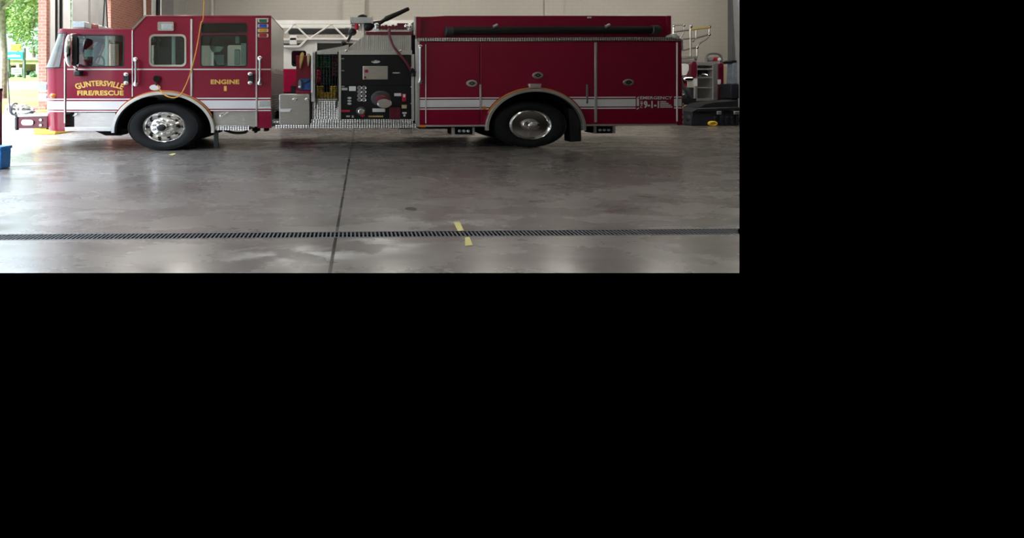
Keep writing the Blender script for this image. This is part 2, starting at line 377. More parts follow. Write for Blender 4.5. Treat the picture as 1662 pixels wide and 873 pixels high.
class Frame:
    """a vertical reference plane of one thing: T(px,py,v) gives the (u,z) of a sight line in that plane, v behind it"""
    def __init__(self, name, label, cat, X0, Y0, k=0.0, group=None):
        self.o = bpy.data.objects.new(name, None); C.objects.link(self.o)
        self.o.location = (X0, Y0, 0); self.o.rotation_euler = (0, 0, math.atan(k)); self.o.empty_display_size = 0.2
        tag(self.o, label, cat, group)
        a = math.atan(k); self.U = (math.cos(a), math.sin(a)); self.V = (-math.sin(a), math.cos(a)); self.X0, self.Y0 = X0, Y0
    def T(self, px, py, v=0.0):
        dx, dz = (px - CX) / F, -(py - CY) / F
        t = (v + self.X0 * self.V[0] + self.Y0 * self.V[1]) / (dx * self.V[0] + self.V[1])
        X, Y = dx * t, t
        return ((X - self.X0) * self.U[0] + (Y - self.Y0) * self.U[1], EYE + dz * t)
    def Q(self, pts, v=0.0): return [self.T(x, y, v) for x, y in pts]
    def rect(self, mb, x0, y0, x1, y1, v0, v1, vm=None):
        v = v0 if vm is None else vm
        return mb.plate(self.Q([(x0, y0), (x1, y0), (x1, y1), (x0, y1)], v), [], v0, v1)
    def P3(self, px, py, v): u, z = self.T(px, py, v); return (u, v, z)
def rr(x0, y0, x1, y1, r, n=5, ry=None):
    ry = r if ry is None else ry
    out = []
    for cx, cy, a0 in ((x1 - r, y0 + ry, -90), (x1 - r, y1 - ry, 0), (x0 + r, y1 - ry, 90), (x0 + r, y0 + ry, 180)):
        for i in range(n + 1):
            a = math.radians(a0 + 90 * i / n); out.append((cx + r * math.cos(a), cy + ry * math.sin(a)))
    return out
def ell(cx, cy, rx, ry, n=28, a0=0, a1=360):
    m = n if a1 - a0 >= 360 else n + 1
    return [(cx + rx * math.cos(math.radians(a0 + (a1 - a0) * i / n)), cy - ry * math.sin(math.radians(a0 + (a1 - a0) * i / n))) for i in range(m)]
def ell_y(cx, cy, rx, ry, x): return cy - ry * math.sqrt(max(0, 1 - ((x - cx) / rx) ** 2))
def ell_x(cx, cy, rx, ry, y, side): return cx + side * rx * math.sqrt(max(0, 1 - ((y - cy) / ry) ** 2))
def bez(pts, n=10):
    """Catmull-Rom through points"""
    P = [Vector(p) for p in pts]; P = [2 * P[0] - P[1]] + P + [2 * P[-1] - P[-2]]; out = []
    for i in range(1, len(P) - 2):
        for k in range(n):
            t = k / n
            out.append(0.5 * ((2 * P[i]) + (P[i + 1] - P[i - 1]) * t + (2 * P[i - 1] - 5 * P[i] + 4 * P[i + 1] - P[i + 2]) * t * t + (3 * P[i] - P[i - 1] - 3 * P[i + 1] + P[i + 2]) * t ** 3))
    return out + [P[-2]]
def text_geo(s, bold=0.02):
    cu = bpy.data.curves.new('tmp', 'FONT'); cu.body = s; cu.offset = bold; cu.extrude = 0.01; cu.resolution_u = 3; cu.space_character = 1.05
    ob = bpy.data.objects.new('tmp', cu); C.objects.link(ob)
    me = bpy.data.meshes.new_from_object(ob)
    vs = [v.co.copy() for v in me.vertices]; fs = [tuple(p.vertices) for p in me.polygons]
    bpy.data.objects.remove(ob); bpy.data.curves.remove(cu); bpy.data.meshes.remove(me)
    x0, x1 = min(v.x for v in vs), max(v.x for v in vs); y0, y1 = min(v.y for v in vs), max(v.y for v in vs)
    return [((v.x - x0) / (x1 - x0), (v.y - y0) / (y1 - y0), v.z / 0.01) for v in vs], fs
def lettering(fr, name, s, x0, y0, x1, y1, v, material, parent, bend=0.0, bold=0.02, tilt=0.0, arc=0.0):
    vs, fs = text_geo(s, bold); out = []
    for a, b, c in vs:
        px = x0 + (x1 - x0) * a
        py = y1 + (y0 - y1) * b
        if bend:
            t = 2 * a - 1
            py += bend * t * t
            px += -(b - 0.5) * (y1 - y0) * 0.0 + (b - 0.5) * arc * t
        u, z = fr.T(px, py, v)
        out.append((u, v - 0.002 * c, z))
    return MB().add(out, fs).build(name, material, parent, angle=30)

# ================================================================== THE SETTING
XW, YB, ZC = -9.65, 24.8, 6.45            # street-side wall, far wall, ceiling height
RC = (1200 - CX) / F                       # where the modelled part of the hall stops on the right
YD0, YD1 = F * EYE / 250.0, F * EYE / 239.5
def ray(px, py, Y): return ((px - CX) / F * Y, Y, EYE - (py - CY) / F * Y)
# drain line follows the floor with a slight skew
D0 = Vector(ray(0, 385.0, F * EYE / 245.0)); D1 = Vector(ray(1200, 375.3, F * EYE / 235.3))
dk = (D1.y - D0.y) / (D1.x - D0.x)
def dy(x): return D0.y + (x - D0.x) * dk
HW = 0.085
Y0 = F * EYE / 303.0
def floor_piece(pts): return MB().add([(x, y, 0) for x, y in pts], [tuple(range(len(pts)))])
fb = MB()
xl = XW
for pts in ([(xl, Y0), (Y0 * RC, Y0), ((dy(3.4) - HW) * RC, dy(3.4) - HW), (xl, dy(xl) - HW)],
            [(xl, dy(xl) + HW), ((dy(3.6) + HW) * RC, dy(3.6) + HW), (YB * RC, YB), (xl, YB)]):
    fb.add([(x, y, 0) for x, y in pts], [(0, 1, 2, 3)])
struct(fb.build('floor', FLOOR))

# trench drain: one grate with its slots in a dark channel
dr = bpy.data.objects.new('trench_drain', None); C.objects.link(dr); dr.location = (0, dy(0), 0); dr.rotation_euler = (0, 0, math.atan(dk))
tag(dr, 'long black slotted trench drain across the concrete floor in front of the engine', 'drain')
XL = -7.5
def xr(y): return (dy(3.6) + y) * RC - 0.005         # the run is only built as far as the floor is
g = MB()
for ya, yb0 in ((-HW, -HW + 0.016), (HW - 0.016, HW)):
    vs = [(x, y, z) for z in (-0.03, 0.001) for x, y in ((XL, ya), (xr(ya), ya), (xr(yb0), yb0), (XL, yb0))]
    g.add(vs, [(0, 1, 2, 3), (7, 6, 5, 4), (0, 4, 5, 1), (1, 5, 6, 2), (2, 6, 7, 3), (3, 7, 4, 0)])
x = XL
while x + 0.015 < xr(HW):
    y0_ = max(-HW + 0.014, (x + 0.02) / RC - dy(3.6))
    if y0_ < HW - 0.016: g.box(x, x + 0.015, y0_, HW - 0.014, -0.006, -0.001)
    x += 0.0385
g.build('grate', GRATE, dr)
ch = MB(); ch.add([(XL, -HW, -0.001), (xr(-HW), -HW, -0.001), (xr(-HW), -HW, -0.14), (XL, -HW, -0.14), (XL, HW, -0.14), (xr(HW), HW, -0.14), (xr(HW), HW, -0.001), (XL, HW, -0.001)],
                  [(0, 1, 2, 3), (3, 2, 5, 4), (4, 5, 6, 7)])
ch.build('channel', PIT, dr)

# far wall with pilasters
struct(MB().box(XW - 0.4, YB * RC, YB, YB + 0.3, 0, ZC).build('wall_back', CMU))
def backrect(px0, px1, d, name, m, z0=0, z1=ZC):
    Yf = YB - d
    return struct(MB().box((px0 - CX) / F * Yf, (px1 - CX) / F * Yf, Yf, YB + 0.0, z0, z1).build(name, m, bevel=0.01))
backrect(556, 592, 0.35, 'trim_pilaster', CMU)
backrect(884, 915, 0.12, 'trim_pilaster', CMU)
backrect(1187, 1200, 0.25, 'trim_pilaster', GREYP)
struct(MB().box(XW - 0.3, 20.0, -3.5, YB, ZC, ZC + 0.2).build('ceiling', WHITEP))
struct(MB().box(XW - 0.4, 20.0, -3.8, -3.5, 0, ZC).build('wall_behind', CMU))
# street-side wall: piers between the bay doors
def pier(px0, px1, name, m, x0=XW - 0.45, x1=XW, z0=0, z1=ZC):
    ya, yb = XW * F / (px0 - CX), XW * F / (px1 - CX)
    return struct(MB().box(x0, x1, ya, yb, z0, z1).build(name, m, bevel=0.008))
def py_(px): return XW * F / (px - CX)
WTH = XW - 0.45
for a, b in ((-3.5, -1.0), (7.2, 8.2)):
    struct(MB().box(WTH, XW, a, b, 0, ZC).build('wall_left', CMU))
struct(MB().box(WTH, XW, -1.0, 7.2, 5.6, ZC).build('wall_left', CMU))
struct(MB().box(WTH, XW, 8.2, 13.92, 5.6, ZC).build('wall_left', CMU))
struct(MB().box(WTH, XW, py_(113), py_(180), 4.9, ZC).build('wall_left', CMU))
struct(MB().box(XW - 0.25, XW, 13.92, py_(80.5), 0, ZC).build('wall_left', BRICK, bevel=0.008))
pier(80.5, 88, 'trim_1', WHITETRIM, x0=XW - 0.18, x1=XW + 0.03)
pier(88, 101, 'trim_2', DKGREY, x0=XW - 0.18, x1=XW + 0.0)
pier(101, 113, 'trim_3', WHITETRIM, x0=XW - 0.18, x1=XW + 0.03)
pier(180, 246, 'wall_left', BRICK)
pier(246, 252, 'trim_4', WHITETRIM, x1=XW + 0.03)
pier(252, 262, 'trim_5', DKGREY)
pier(262, 282, 'wall_left', GREYD)
pier(282, 300.5, 'wall_left', WHITEP)
# brick plinth and yellow guard of the first pier
struct(MB().box(XW - 0.33, XW + 0.06, 13.80, py_(80), 0, 0.80).build('trim_plinth', BRICK))
# door tracks
for px in (92, 97):
    yy = py_(px); struct(MB().tube([(XW + 0.05, yy, 0), (XW + 0.05, yy, 5)], 0.03).build('trim_track', ALU if px == 92 else BLACK))
for px in (255, 259):
    yy = py_(px); struct(MB().tube([(XW + 0.05, yy, 0), (XW + 0.05, yy, 6)], 0.05).build('trim_track', ALU if px == 259 else BLACK))
yy = py_(230.5)
o = MB().tube([(XW + 0.12, yy + 0.06, 0), (XW + 0.12, yy + 0.06, 3), (XW + 0.12, yy - 0.05, 6)], 0.06).build('downpipe', WHITETRIM)
tag(o, 'thin white vertical pipe in front of the second brick pier', 'pipe')
o = MB().tube([ray(344.5, 188, YB - 0.1)[:2] + (0.0,), ray(344.5, 0, YB - 0.1)[:2] + (ZC,)], 0.09).build('conduit', WHITEP)
tag(o, 'white vertical conduit on the block wall above the engine cab', 'pipe')

# ------------------------------------------------------------------ outdoors
def strip(name, m, prof, x0=-120, x1=-10.1):
    mb = MB(); rows = []
    for py, Y in prof:
        z = EYE - (py - CY) / F * Y
        rows.append([(x0, Y, z), (x1, Y, z)])
    mb.grid(rows); o = mb.build(name, m); return struct(o)
zf = lambda Y: CY + EYE * F / Y
struct(MB().add([(-60, -25, -0.01), (XW, -25, -0.01), (XW, 21.0, -0.01), (-60, 21.0, -0.01)], [(0, 1, 2, 3)]).build('ground_apron', APRON))
struct(MB().add([(-60, 23, -0.03), (XW, 23, -0.03), (XW, 40, -0.03), (-60, 40, -0.03)], [(0, 1, 2, 3)]).build('ground_soil', LAWN))
o = MB().box(-60, XW - 0.6, 21.0, 21.5, -0.05, 0.10).build('trim_kerb', APRON, bevel=0.03); struct(o)
strip('ground_lawn', LAWN, [(zf(21.5), 21.5), (165, 30)])
strip('ground_mulch', MULCH, [(165, 30), (157.5, 34)])
strip('ground_lawn', LAWN, [(157.5, 34), (145, 46)])
strip('ground_road', ROAD, [(145, 46), (132.5, 60)])
strip('ground_lawn', LAWN, [(132.5, 60), (126, 70), (124, 78), (112, 140)])

def foliage(cx, cy, cz, rx, ry, rz, n, leaf, rnd, dens=0.35):
    vs = []; fs = []
    blobs = []
    for i in range(14):
        th = rnd.uniform(0, 2 * PI); ph = math.acos(rnd.uniform(-0.8, 1)); q = rnd.uniform(0.35, 0.8)
        blobs.append((cx + rx * q * math.sin(ph) * math.cos(th), cy + ry * q * math.sin(ph) * math.sin(th), cz + rz * q * math.cos(ph), rnd.uniform(0.28, 0.48)))
    for i in range(n):
        b = blobs[i % len(blobs)]
        d = Vector((rnd.gauss(0, 1), rnd.gauss(0, 1), rnd.gauss(0, 1))).normalized() * (rnd.uniform(0.4, 1) ** 0.5)
        p = Vector((b[0] + d.x * b[3] * rx, b[1] + d.y * b[3] * ry, b[2] + d.z * b[3] * rz))
        a = Vector((rnd.gauss(0, 1), rnd.gauss(0, 1), rnd.gauss(0, 1))).normalized(); c = a.orthogonal().normalized(); e = a.cross(c)
        s = leaf * rnd.uniform(0.6, 1.3); k = len(vs)
        vs += [p - c * s, p + e * s * 0.6, p + c * s, p - e * s * 0.6]; fs.append((k, k + 1, k + 2, k + 3))
    return MB().add(vs, fs)
def tree(label, X, Y, z0, h, rx, rz, seed, m, n=5000, leaf=0.28, tr=0.35, crown_z=None, group=None):
    rnd = random.Random(seed)
    t = bpy.data.objects.new('leafy_tree', None); C.objects.link(t); t.location = (X, Y, z0); tag(t, label, 'tree', group)
    cz = crown_z if crown_z else h - rz
    tb = MB(); tb.tube(bez([(0, 0, -0.3), (0.1, 0, h * 0.25), (-0.08, 0.1, h * 0.5), (0.05, 0, h * 0.85)], 6), [tr * (1 - 0.028 * i) for i in range(19)], 10)
    for i in range(6):
        a = rnd.uniform(0, 2 * PI); zz = h * rnd.uniform(0.35, 0.65)
        tb.tube([(0, 0, zz), (math.cos(a) * rx * 0.4, math.sin(a) * rx * 0.4, zz + rz * 0.4), (math.cos(a) * rx * 0.7, math.sin(a) * rx * 0.7, zz + rz * 0.7)], [tr * 0.4, tr * 0.25, tr * 0.1], 6)
    tb.build('trunk', BARK, t)
    foliage(0, 0, cz, rx, rx * 0.8, rz, n, leaf, rnd).build('foliage', m, t, angle=180)
    return t
# row of trees behind the street
GT = 'trees beyond the road'
tree('tall leafy tree left of the teal roadside sign, far beyond the road', *ray(0, 118, 104)[:2], 3.2, 24, 5.6, 9, 1, LEAF1, group=GT)
tree('tall bright green tree directly above the teal and yellow sign', *ray(28, 118, 118)[:2], 3.6, 26, 6.0, 9, 2, LEAF2, group=GT)
tree('bright leafy tree next to the brick pier behind the cream shop', *ray(54, 118, 92)[:2], 3.2, 22, 5.4, 9, 3, LEAF1, group=GT)
tree('bright green tree seen in the gap between the folded door and second brick pier', *ray(166, 130, 52)[:2], 1.4, 17, 5.5, 7.5, 4, LEAF1, n=6000, group=GT)
tree('low green tree seen through the cab window and windshield', *ray(120, 130, 58)[:2], 1.6, 14, 6, 6.5, 5, LEAF2, group=GT)
tree('near roadside tree with grey trunk at the left edge of the photo', *ray(4, 160, 33)[:2], 0.45, 12, 4.6, 3.6, 6, LEAF1, n=4200, leaf=0.2, tr=0.26, crown_z=8.6)

# shop across the road
bf = Frame('shop_building', 'low cream shop across the road with dark window openings', 'building', *ray(36, 126, 78)[:2])
b = MB(); b.plate(bf.Q([(-14, 95.5), (40, 95), (64, 97), (64, 126), (-14, 126)]), [bf.Q([(14, 105), (26, 105), (26, 118), (14, 118)]), bf.Q([(31, 104), (58, 104), (58, 122), (31, 122)])], 0, 0.5)
b.plate(bf.Q([(-14, 97), (64, 97), (64, 126), (-14, 126)]), [], 3.0, 9)
b.build('wall', CREAM, bf.o)
o = bf.rect(MB(), -16, 93.5, 66, 97.5, -0.5, 9).build('roof', CREAM, bf.o)
bf.rect(MB(), 16, 107, 25, 117, 1.5, 1.7).build('window', DGLZ, bf.o)
bf.rect(MB(), 34, 115, 57, 122, 1.6, 2.6).build('window', DGLZ, bf.o)
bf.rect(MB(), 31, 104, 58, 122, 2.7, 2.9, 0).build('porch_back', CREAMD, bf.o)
for i, (px, py, r) in enumerate(((18, 125, 0.62), (36, 125.5, 0.6), (54, 126.5, 0.6))):
    rnd = random.Random(50 + i); X, Y, Z = ray(px, py, 72)
    o = foliage(0, 0, 0.4, r * 1.1, r, 0.7, 500, 0.14, rnd).build('low_shrub', LEAF2); o.location = (X, Y, Z)
    tag(o, ('low green shrub under the teal sign', 'low shrub beside the right sign post', 'low shrub near the brick pier, in front of the shop')[i], 'shrub', 'shrubs before the shop')
# road sign
sf = Frame('roadside_sign', 'teal shop sign with yellow emblem and white letter board on two posts', 'sign', *ray(24, 126, 66)[:2])
for px in (12.5, 38):
    sf.rect(MB(), px - 1.4, 78 if px > 20 else 92, px + 1.4, 127, 0.05, 0.35).build('post', GREYP, sf.o)
pn = sf.rect(MB(), 8.5, 84, 37, 95.8, -0.1, 0.3).build('sign_panel', TEAL, sf.o, bevel=0.05)
q = MB()
for i in range(7): q.tube(bez([sf.P3(13 + i * 2.9, 92.5, -0.14), sf.P3(14 + i * 2.9, 90.2, -0.14), sf.P3(15.4 + i * 2.9, 92.5, -0.14)], 5), 0.09, 6)
q.plate(sf.Q([(20, 88.8), (27, 88.2), (26, 89.6), (21, 89.8)]), [], -0.16, -0.11)
lab(q.build('script_lettering', WHITETRIM, pn), 'white script lettering, too far to read')
em = MB()
for cx, cy, rx, ry in ((25, 80, 8.5, 2.8), (21, 75, 3.8, 3.2), (29, 74.8, 4.2, 3.2)): em.plate(sf.Q(ell(cx, cy, rx, ry, 18)), [], -0.05, 0.25)
em.build('yellow_emblem', SIGNY, sf.o, bevel=0.04)
rb = sf.rect(MB(), 18.5, 110, 35, 120.5, -0.1, 0.2).build('letter_board', WHITETRIM, sf.o)
for j in range(2):
    q = MB()
    for i in range(6): sf.rect(q, 21 + i * 2.2, 112 + j * 4, 22.4 + i * 2.2, 114.4 + j * 4, -0.14, -0.09)
    q.build('board_lettering', GREYP, rb)

# ================================================================== THE FIRE ENGINE
E = Frame('fire_engine', 'red fire engine with white side stripe and gold door lettering', 'fire truck', 0.0, 10.10, 0.0586)
T, Q, ROOT = E.T, E.Q, E.o
WID = 2.42
AF = (266, 212, 83, 63)      # front arch (cx, cy, rx, ry)
AR = (868, 208, 81, 64)      # rear arch
def arc(A, xa, xb, n=18, grow=0):
    cx, cy, rx, ry = A
    return [(xa + (xb - xa) * i / n, ell_y(cx, cy, rx + grow, ry + grow, xa + (xb - xa) * i / n)) for i in range(n + 1)]
def arcE(A, a0, a1, n=24): return ell(A[0], A[1], A[2], A[3], n, a0, a1) if a1 - a0 < 360 else None
def ang(A, x, side_y=None): return math.degrees(math.acos(max(-1, min(1, (x - A[0]) / A[2]))))

# -- side skins of the cab (near side): door, middle panel, crew door, rear pillar
def arcpts(A, x_from, x_to, n=16):
    a0, a1 = ang(A, x_from), ang(A, x_to)
    return [(A[0] + A[2] * math.cos(math.radians(a0 + (a1 - a0) * i / n)), A[1] - A[3] * math.sin(math.radians(a0 + (a1 - a0) * i / n))) for i in range(n + 1)]
TH = 0.05
door = MB().plate(Q([(107, 48), (214.3, 48)] + arcpts(AF, 214.3, ell_x(*AF, 182, -1)) + [(107, 182)]), [Q(rr(119, 57, 200.5, 107.5, 4))], 0, TH).build('cab_door', RED, ROOT, bevel=0.006)
mid = MB().plate(Q([(216.3, 48), (236.5, 26), (311.2, 26)] + arcpts(AF, 311.2, 216.3)), [Q(rr(244, 57.5, 301, 106.5, 7))], 0, TH).build('middle_panel', RED, ROOT, bevel=0.006)
crew = MB().plate(Q([(313, 26), (415.3, 26), (415.3, 180.5), (ell_x(*AF, 180.5, 1), 180.5)] + arcpts(AF, ell_x(*AF, 180.5, 1), 313)),
                  [Q(rr(327, 38, 400.5, 53.5, 3)), Q(rr(326, 57, 400.5, 107.5, 4))], 0, TH).build('crew_door', RED, ROOT, bevel=0.006)
pil = E.rect(MB(), 417.8, 26, 440, 208, 0, TH).build('rear_pillar', RED, ROOT, bevel=0.006)
apil = MB().plate(Q([(108.5, 48), (106, 48), (96.5, 109), (105.6, 109), (105.6, 56)]), [], 0.0, 0.04).build('windshield_pillar', RED, ROOT)
# glass in the near side
def pane(px, v=0.025): return MB().plate(Q(px), [], v, v + 0.006)
pane(rr(118, 56, 201.5, 108.5, 4)).build('window_glass', TGLASS, door)
fr_ = MB().plate(Q(rr(242.2, 55.6, 302.6, 108.2, 8)), [Q(rr(245.4, 59, 299.6, 105.2, 6))], -0.012, 0.01).build('window_frame', CHROME, mid)
pane(rr(243.5, 57, 301.5, 107, 7)).build('window_glass', TGLASS, mid)
pane(rr(325.5, 56.5, 401, 108, 4)).build('window_glass', TGLASS, crew)
pane(rr(326, 37.5, 401.5, 54.5, 3)).build('upper_window_glass', DGLASS, crew)
for nm, p, x0, y0, x1, y1 in (('window_gasket', door, 119, 57, 200.5, 107.5), ('window_gasket', crew, 326, 57, 400.5, 107.5), ('upper_window_gasket', crew, 327, 38, 400.5, 53.5)):
    MB().plate(Q(rr(x0 - 1.2, y0 - 1.0, x1 + 1.2, y1 + 1.0, 4.5)), [Q(rr(x0 + 0.8, y0 + 0.8, x1 - 0.8, y1 - 0.8, 3.5))], -0.004, 0.004).build(nm, BLACK, p)
# roof shell, in one profile from windshield to rear wall
prof = [(108, 46.5), (216, 46.5), (236.5, 25), (440, 25)]
inner = [(440, 29), (238, 29), (218, 51), (108, 51)]
MB().plate(Q(prof + inner), [], -0.004, WID).build('cab_roof', RED, ROOT, bevel=0.012)
# far side with its windows
a, bq = 0, 0
MB().plate(Q([(107, 48), (216, 48), (236.5, 26), (440, 26), (440, 208), (352, 208)] + arcpts(AF, 349, 183) + [(107, 208)]),
           [Q(rr(119, 57, 200, 107, 4)), Q(rr(245, 58, 300, 106, 6)), Q(rr(327, 57, 400, 107, 4))], WID - 0.05, WID).build('far_side_panel', RED, ROOT)
# rear wall of the cab: stainless with ribbed lower half and a row of bolts
ur = T(440, 100)[0]
zt, zm, zl = T(440, 26)[1], T(440, 116)[1], T(440, 207)[1]
MB().box(ur - 0.05, ur, 0.012, WID - 0.01, zm, zt).build('cab_rear_wall', STEEL, ROOT)
rw = MB(); rw.box(ur - 0.05, ur - 0.004, 0.012, WID - 0.01, zl, zm)
for i in range(22):
    z = zl + (zm - zl) * (i + 0.3) / 22; rw.box(ur - 0.01, ur + 0.012, 0.03, WID - 0.02, z, z + 0.022)
rw.build('ribbed_rear_panel', STEEL, ROOT)
zb = T(440, 111.5)[1]
for i in range(4):
    MB().tube([(ur - 0.01, 0.7 + i * 0.45, zb), (ur + 0.03, 0.7 + i * 0.45, zb)], 0.03).build('wall_bolt', CHROME, ROOT)
# front fascia: lower red skin, windshield and header wrap round the corner
base = [(0, 0.0), (-0.16, .012), (-.32, .05), (-.46, .12), (-.56, .22), (-.62, .40), (-.66, .8), (-.68, 1.2)]
base = [tuple(p) for p in bez([(x, y, 0) for x, y in base], 4)]
base = [(p[0], p[1]) for p in base]; full = base + [(x, WID - y) for x, y in reversed(base[:-1])]
def curve(px, scale, py, z=None, dv=0.0, du=0.0):
    u0, zz = T(px, py); zz = zz if z is None else z
    return [(u0 + x * scale + du, y + dv, zz) for x, y in full]
lo = MB().grid([curve(105.6, 0.80, 213.0), curve(105.6, 0.86, 208), curve(105.6, 0.90, 160), curve(105.6, 0.90, 110)])
top = curve(105.6, 0.90, 110); n0 = len(lo.v); lo.v += top; lo.f.append(tuple(range(n0, n0 + len(top))))
lo.build('front_fascia', RED, ROOT)
gw = MB().grid([curve(97 + 11 * k / 4, 0.74 - 0.06 * k, 109.5 - 56 * k / 4) for k in range(5)])
wsh = gw.build('windshield', WGLASS, ROOT)
gk = MB()
for c0, sc, py in ((97, .745, 109.3), (108, .505, 53.5)):
    gk.tube(curve(c0, sc, py), 0.013, 6)
gk.tube([E.P3(97, 109, 0.0), E.P3(108, 54, 0.0)], 0.011, 6)
gk.build('windshield_gasket', BLACK, wsh)
hd = MB().grid([curve(108, 0.50, 54), curve(108.5, 0.52, 49), curve(108.5, 0.47, 46.4)])
cap = curve(108.5, 0.47, 46.4); n0 = len(hd.v); hd.v += cap; hd.f.append(tuple(range(n0, n0 + len(cap))))
hd.build('roof_header', RED, ROOT)
# papers and dash inside
ds = MB(); ds.box(T(90, 100)[0], T(124, 100)[0], 0.1, WID - 0.1, T(100, 180)[1], T(100, 112)[1]); ds.build('dashboard', INTER, ROOT, bevel=0.05)
fl = MB(); fl.box(T(112, 100)[0], ur - 0.06, 0.08, WID - 0.08, T(250, 182)[1] + 0.32, T(250, 182)[1] + 0.40); fl.build('cab_floor', INTER, ROOT)
it = MB(); it.box(T(178, 100)[0], T(240, 100)[0], 0.85, 1.6, T(200, 150)[1], T(200, 112)[1]); it.build('engine_tunnel', INTER, ROOT, bevel=0.08)
def seat(px, v0, face):
    u, z = T(px, 118)
    s = MB(); s.box(u - 0.28, u + 0.28, v0, v0 + 0.5, z - 0.12, z + 0.02); sb = s.build('seat', SEAT, ROOT, bevel=0.04)
    s = MB(); e = u + face * 0.28; s.box(min(e, e - face * 0.14), max(e, e - face * 0.14), v0 + 0.02, v0 + 0.48, z, z + 0.62); s.build('backrest', SEAT, sb, bevel=0.04)
    s = MB(); s.box(min(e, e - face * 0.10), max(e, e - face * 0.10), v0 + 0.13, v0 + 0.37, z + 0.64, z + 0.86); s.build('headrest', SEAT, sb, bevel=0.05)
    s = MB(); s.box(u - 0.2, u + 0.2, v0 + 0.05, v0 + 0.45, z - 0.6, z - 0.12); s.build('seat_base', INTER, sb)
seat(185, 0.2, 1); seat(185, 1.75, 1); seat(262, 0.25, -1); seat(262, 1.7, -1); seat(388, 0.3, 1); seat(388, 1.0, 1); seat(388, 1.65, 1)
bk = MB(); bk.box(T(228, 40)[0], T(236, 40)[0], 0.75, 2.35, T(230, 118)[1], T(230, 30)[1]); bk.build('partition', INTER, ROOT)
# steering wheel
u, z = T(141, 104)
sw = MB(); ring = [(u + 0.04 * math.sin(a), 0.48 + 0.24 * math.cos(a), z + 0.2 * math.sin(a)) for a in [2 * PI * i / 24 for i in range(25)]]
sw.tube(ring, 0.018, 8, False); sw.tube([(u - 0.18, 0.48, z - 0.15), (u, 0.48, z)], 0.03); sw.tube([(u, 0.26, z), (u, 0.70, z)], 0.014); sw.build('steering_wheel', BLACK, ROOT)
# helmet-coloured sheet and gear, plus pale shapes imitating reflections in the crew window
ps = MB(); ps.plate(Q([(137, 80.5), (152, 80.5), (152, 92), (137, 92)], 0.34), [], 0.34, 0.344); o = ps.build('paper_sheet', PAPER, ROOT); lab(o, 'white paper sheet behind the door window')
gp = MB().plate(Q([(346, 89), (363.5, 89), (363.5, 105.5), (352, 105.5)], 0.5), [], 0.5, 0.53); lab(gp.build('reflection_panel', PAPER, ROOT), 'pale panel imitating a reflection in the crew window')
gp = MB().plate(Q([(339, 74), (363, 76), (357, 84), (345, 85)], 0.55), [], 0.55, 0.57); gp.build('upper_reflection_panel', ALU, ROOT)  # pale shape standing in for a window reflection
for (xa, ya, xb, yb) in ((381.5, 58.5, 388.5, 71), (380, 80, 389, 105.5)):
    E.rect(MB(), xa, ya, xb, yb, 0.55, 0.62).build('reflection_bar', ALU, ROOT, bevel=0.02)  # pale bars standing in for window reflections
E.rect(MB(), 391, 70, 400, 106, 0.6, 0.63).build('reflection_strip', ALU, ROOT)  # pale strip standing in for a window reflection
for (pp) in ([(248, 63), (259, 62), (260, 67), (249, 67)], [(248, 75), (254, 74), (260, 77), (260, 82), (252, 81)], [(252, 83), (259, 83), (259, 98), (248, 98)]):
    MB().plate(Q(pp, 0.4), [], 0.4, 0.44).build('air_pack', LENS, ROOT, bevel=0.01)
E.rect(MB(), 278.5, 59, 284, 106, 0.16, 0.2).build('grab_pole', ALU, ROOT, bevel=0.01)
E.rect(MB(), 170.5, 58, 175.5, 107.5, 0.16, 0.20).build('door_post', ALU, ROOT, bevel=0.01)

# -- lower skirts
E.rect(MB(), 107, 182, 120, 208, 0.16, 0.2, 0).build('step_side', DKGREY, ROOT)
E.rect(MB(), 119.5, 183, 186, 209, 0.03, 0.07, 0).build('step_panel', STEEL, ROOT)
sh = MB(); sh.tube(bez([E.P3(119, 188, 0.02), E.P3(122, 185.5, -0.01), E.P3(126, 184, -0.02), E.P3(121.5, 187.5, -0.02)], 5), 0.012); sh.build('step_hook', CHROME, ROOT)
E.rect(MB(), 106, 206.5, 181, 213, -0.02, 0.6, 0).build('step', ALU, ROOT, bevel=0.01)
cd_ = MB().plate(Q([(140, 213), (181, 211), (200, 211), (186, 222), (162, 222)]), [], 0.25, 0.6); cd_.build('battery_tray', DARK, ROOT)
E.rect(MB(), 345, 181, 416.5, 206, 0.06, 0.10, 0).build('step_well', STEEL, ROOT)
E.rect(MB(), 345, 204.5, 405, 211, -0.03, 0.5, 0).build('step', DIAM, ROOT, bevel=0.008)
hk = MB(); hk.tube(bez([E.P3(361, 184, 0.0), E.P3(357, 188, -0.02), E.P3(362, 188, -0.03), E.P3(368, 183, -0.02)], 5), 0.016); hk.build('step_hook', CHROME, ROOT)
hs = MB(); hs.tube(bez([E.P3(364, 211, 0.3), E.P3(380, 215.5, 0.3), E.P3(396, 215, 0.3), E.P3(402, 211, 0.3)], 6), 0.03); hs.build('air_line', BLACK, ROOT)
vb = MB(); E.rect(vb, 409, 208, 421, 213, 0.15, 0.3); E.rect(vb, 412, 206, 416, 216, 0.12, 0.3); E.rect(vb, 428, 207, 435, 213, 0.2, 0.4); vb.build('valve_block', DARK, ROOT, bevel=0.01)

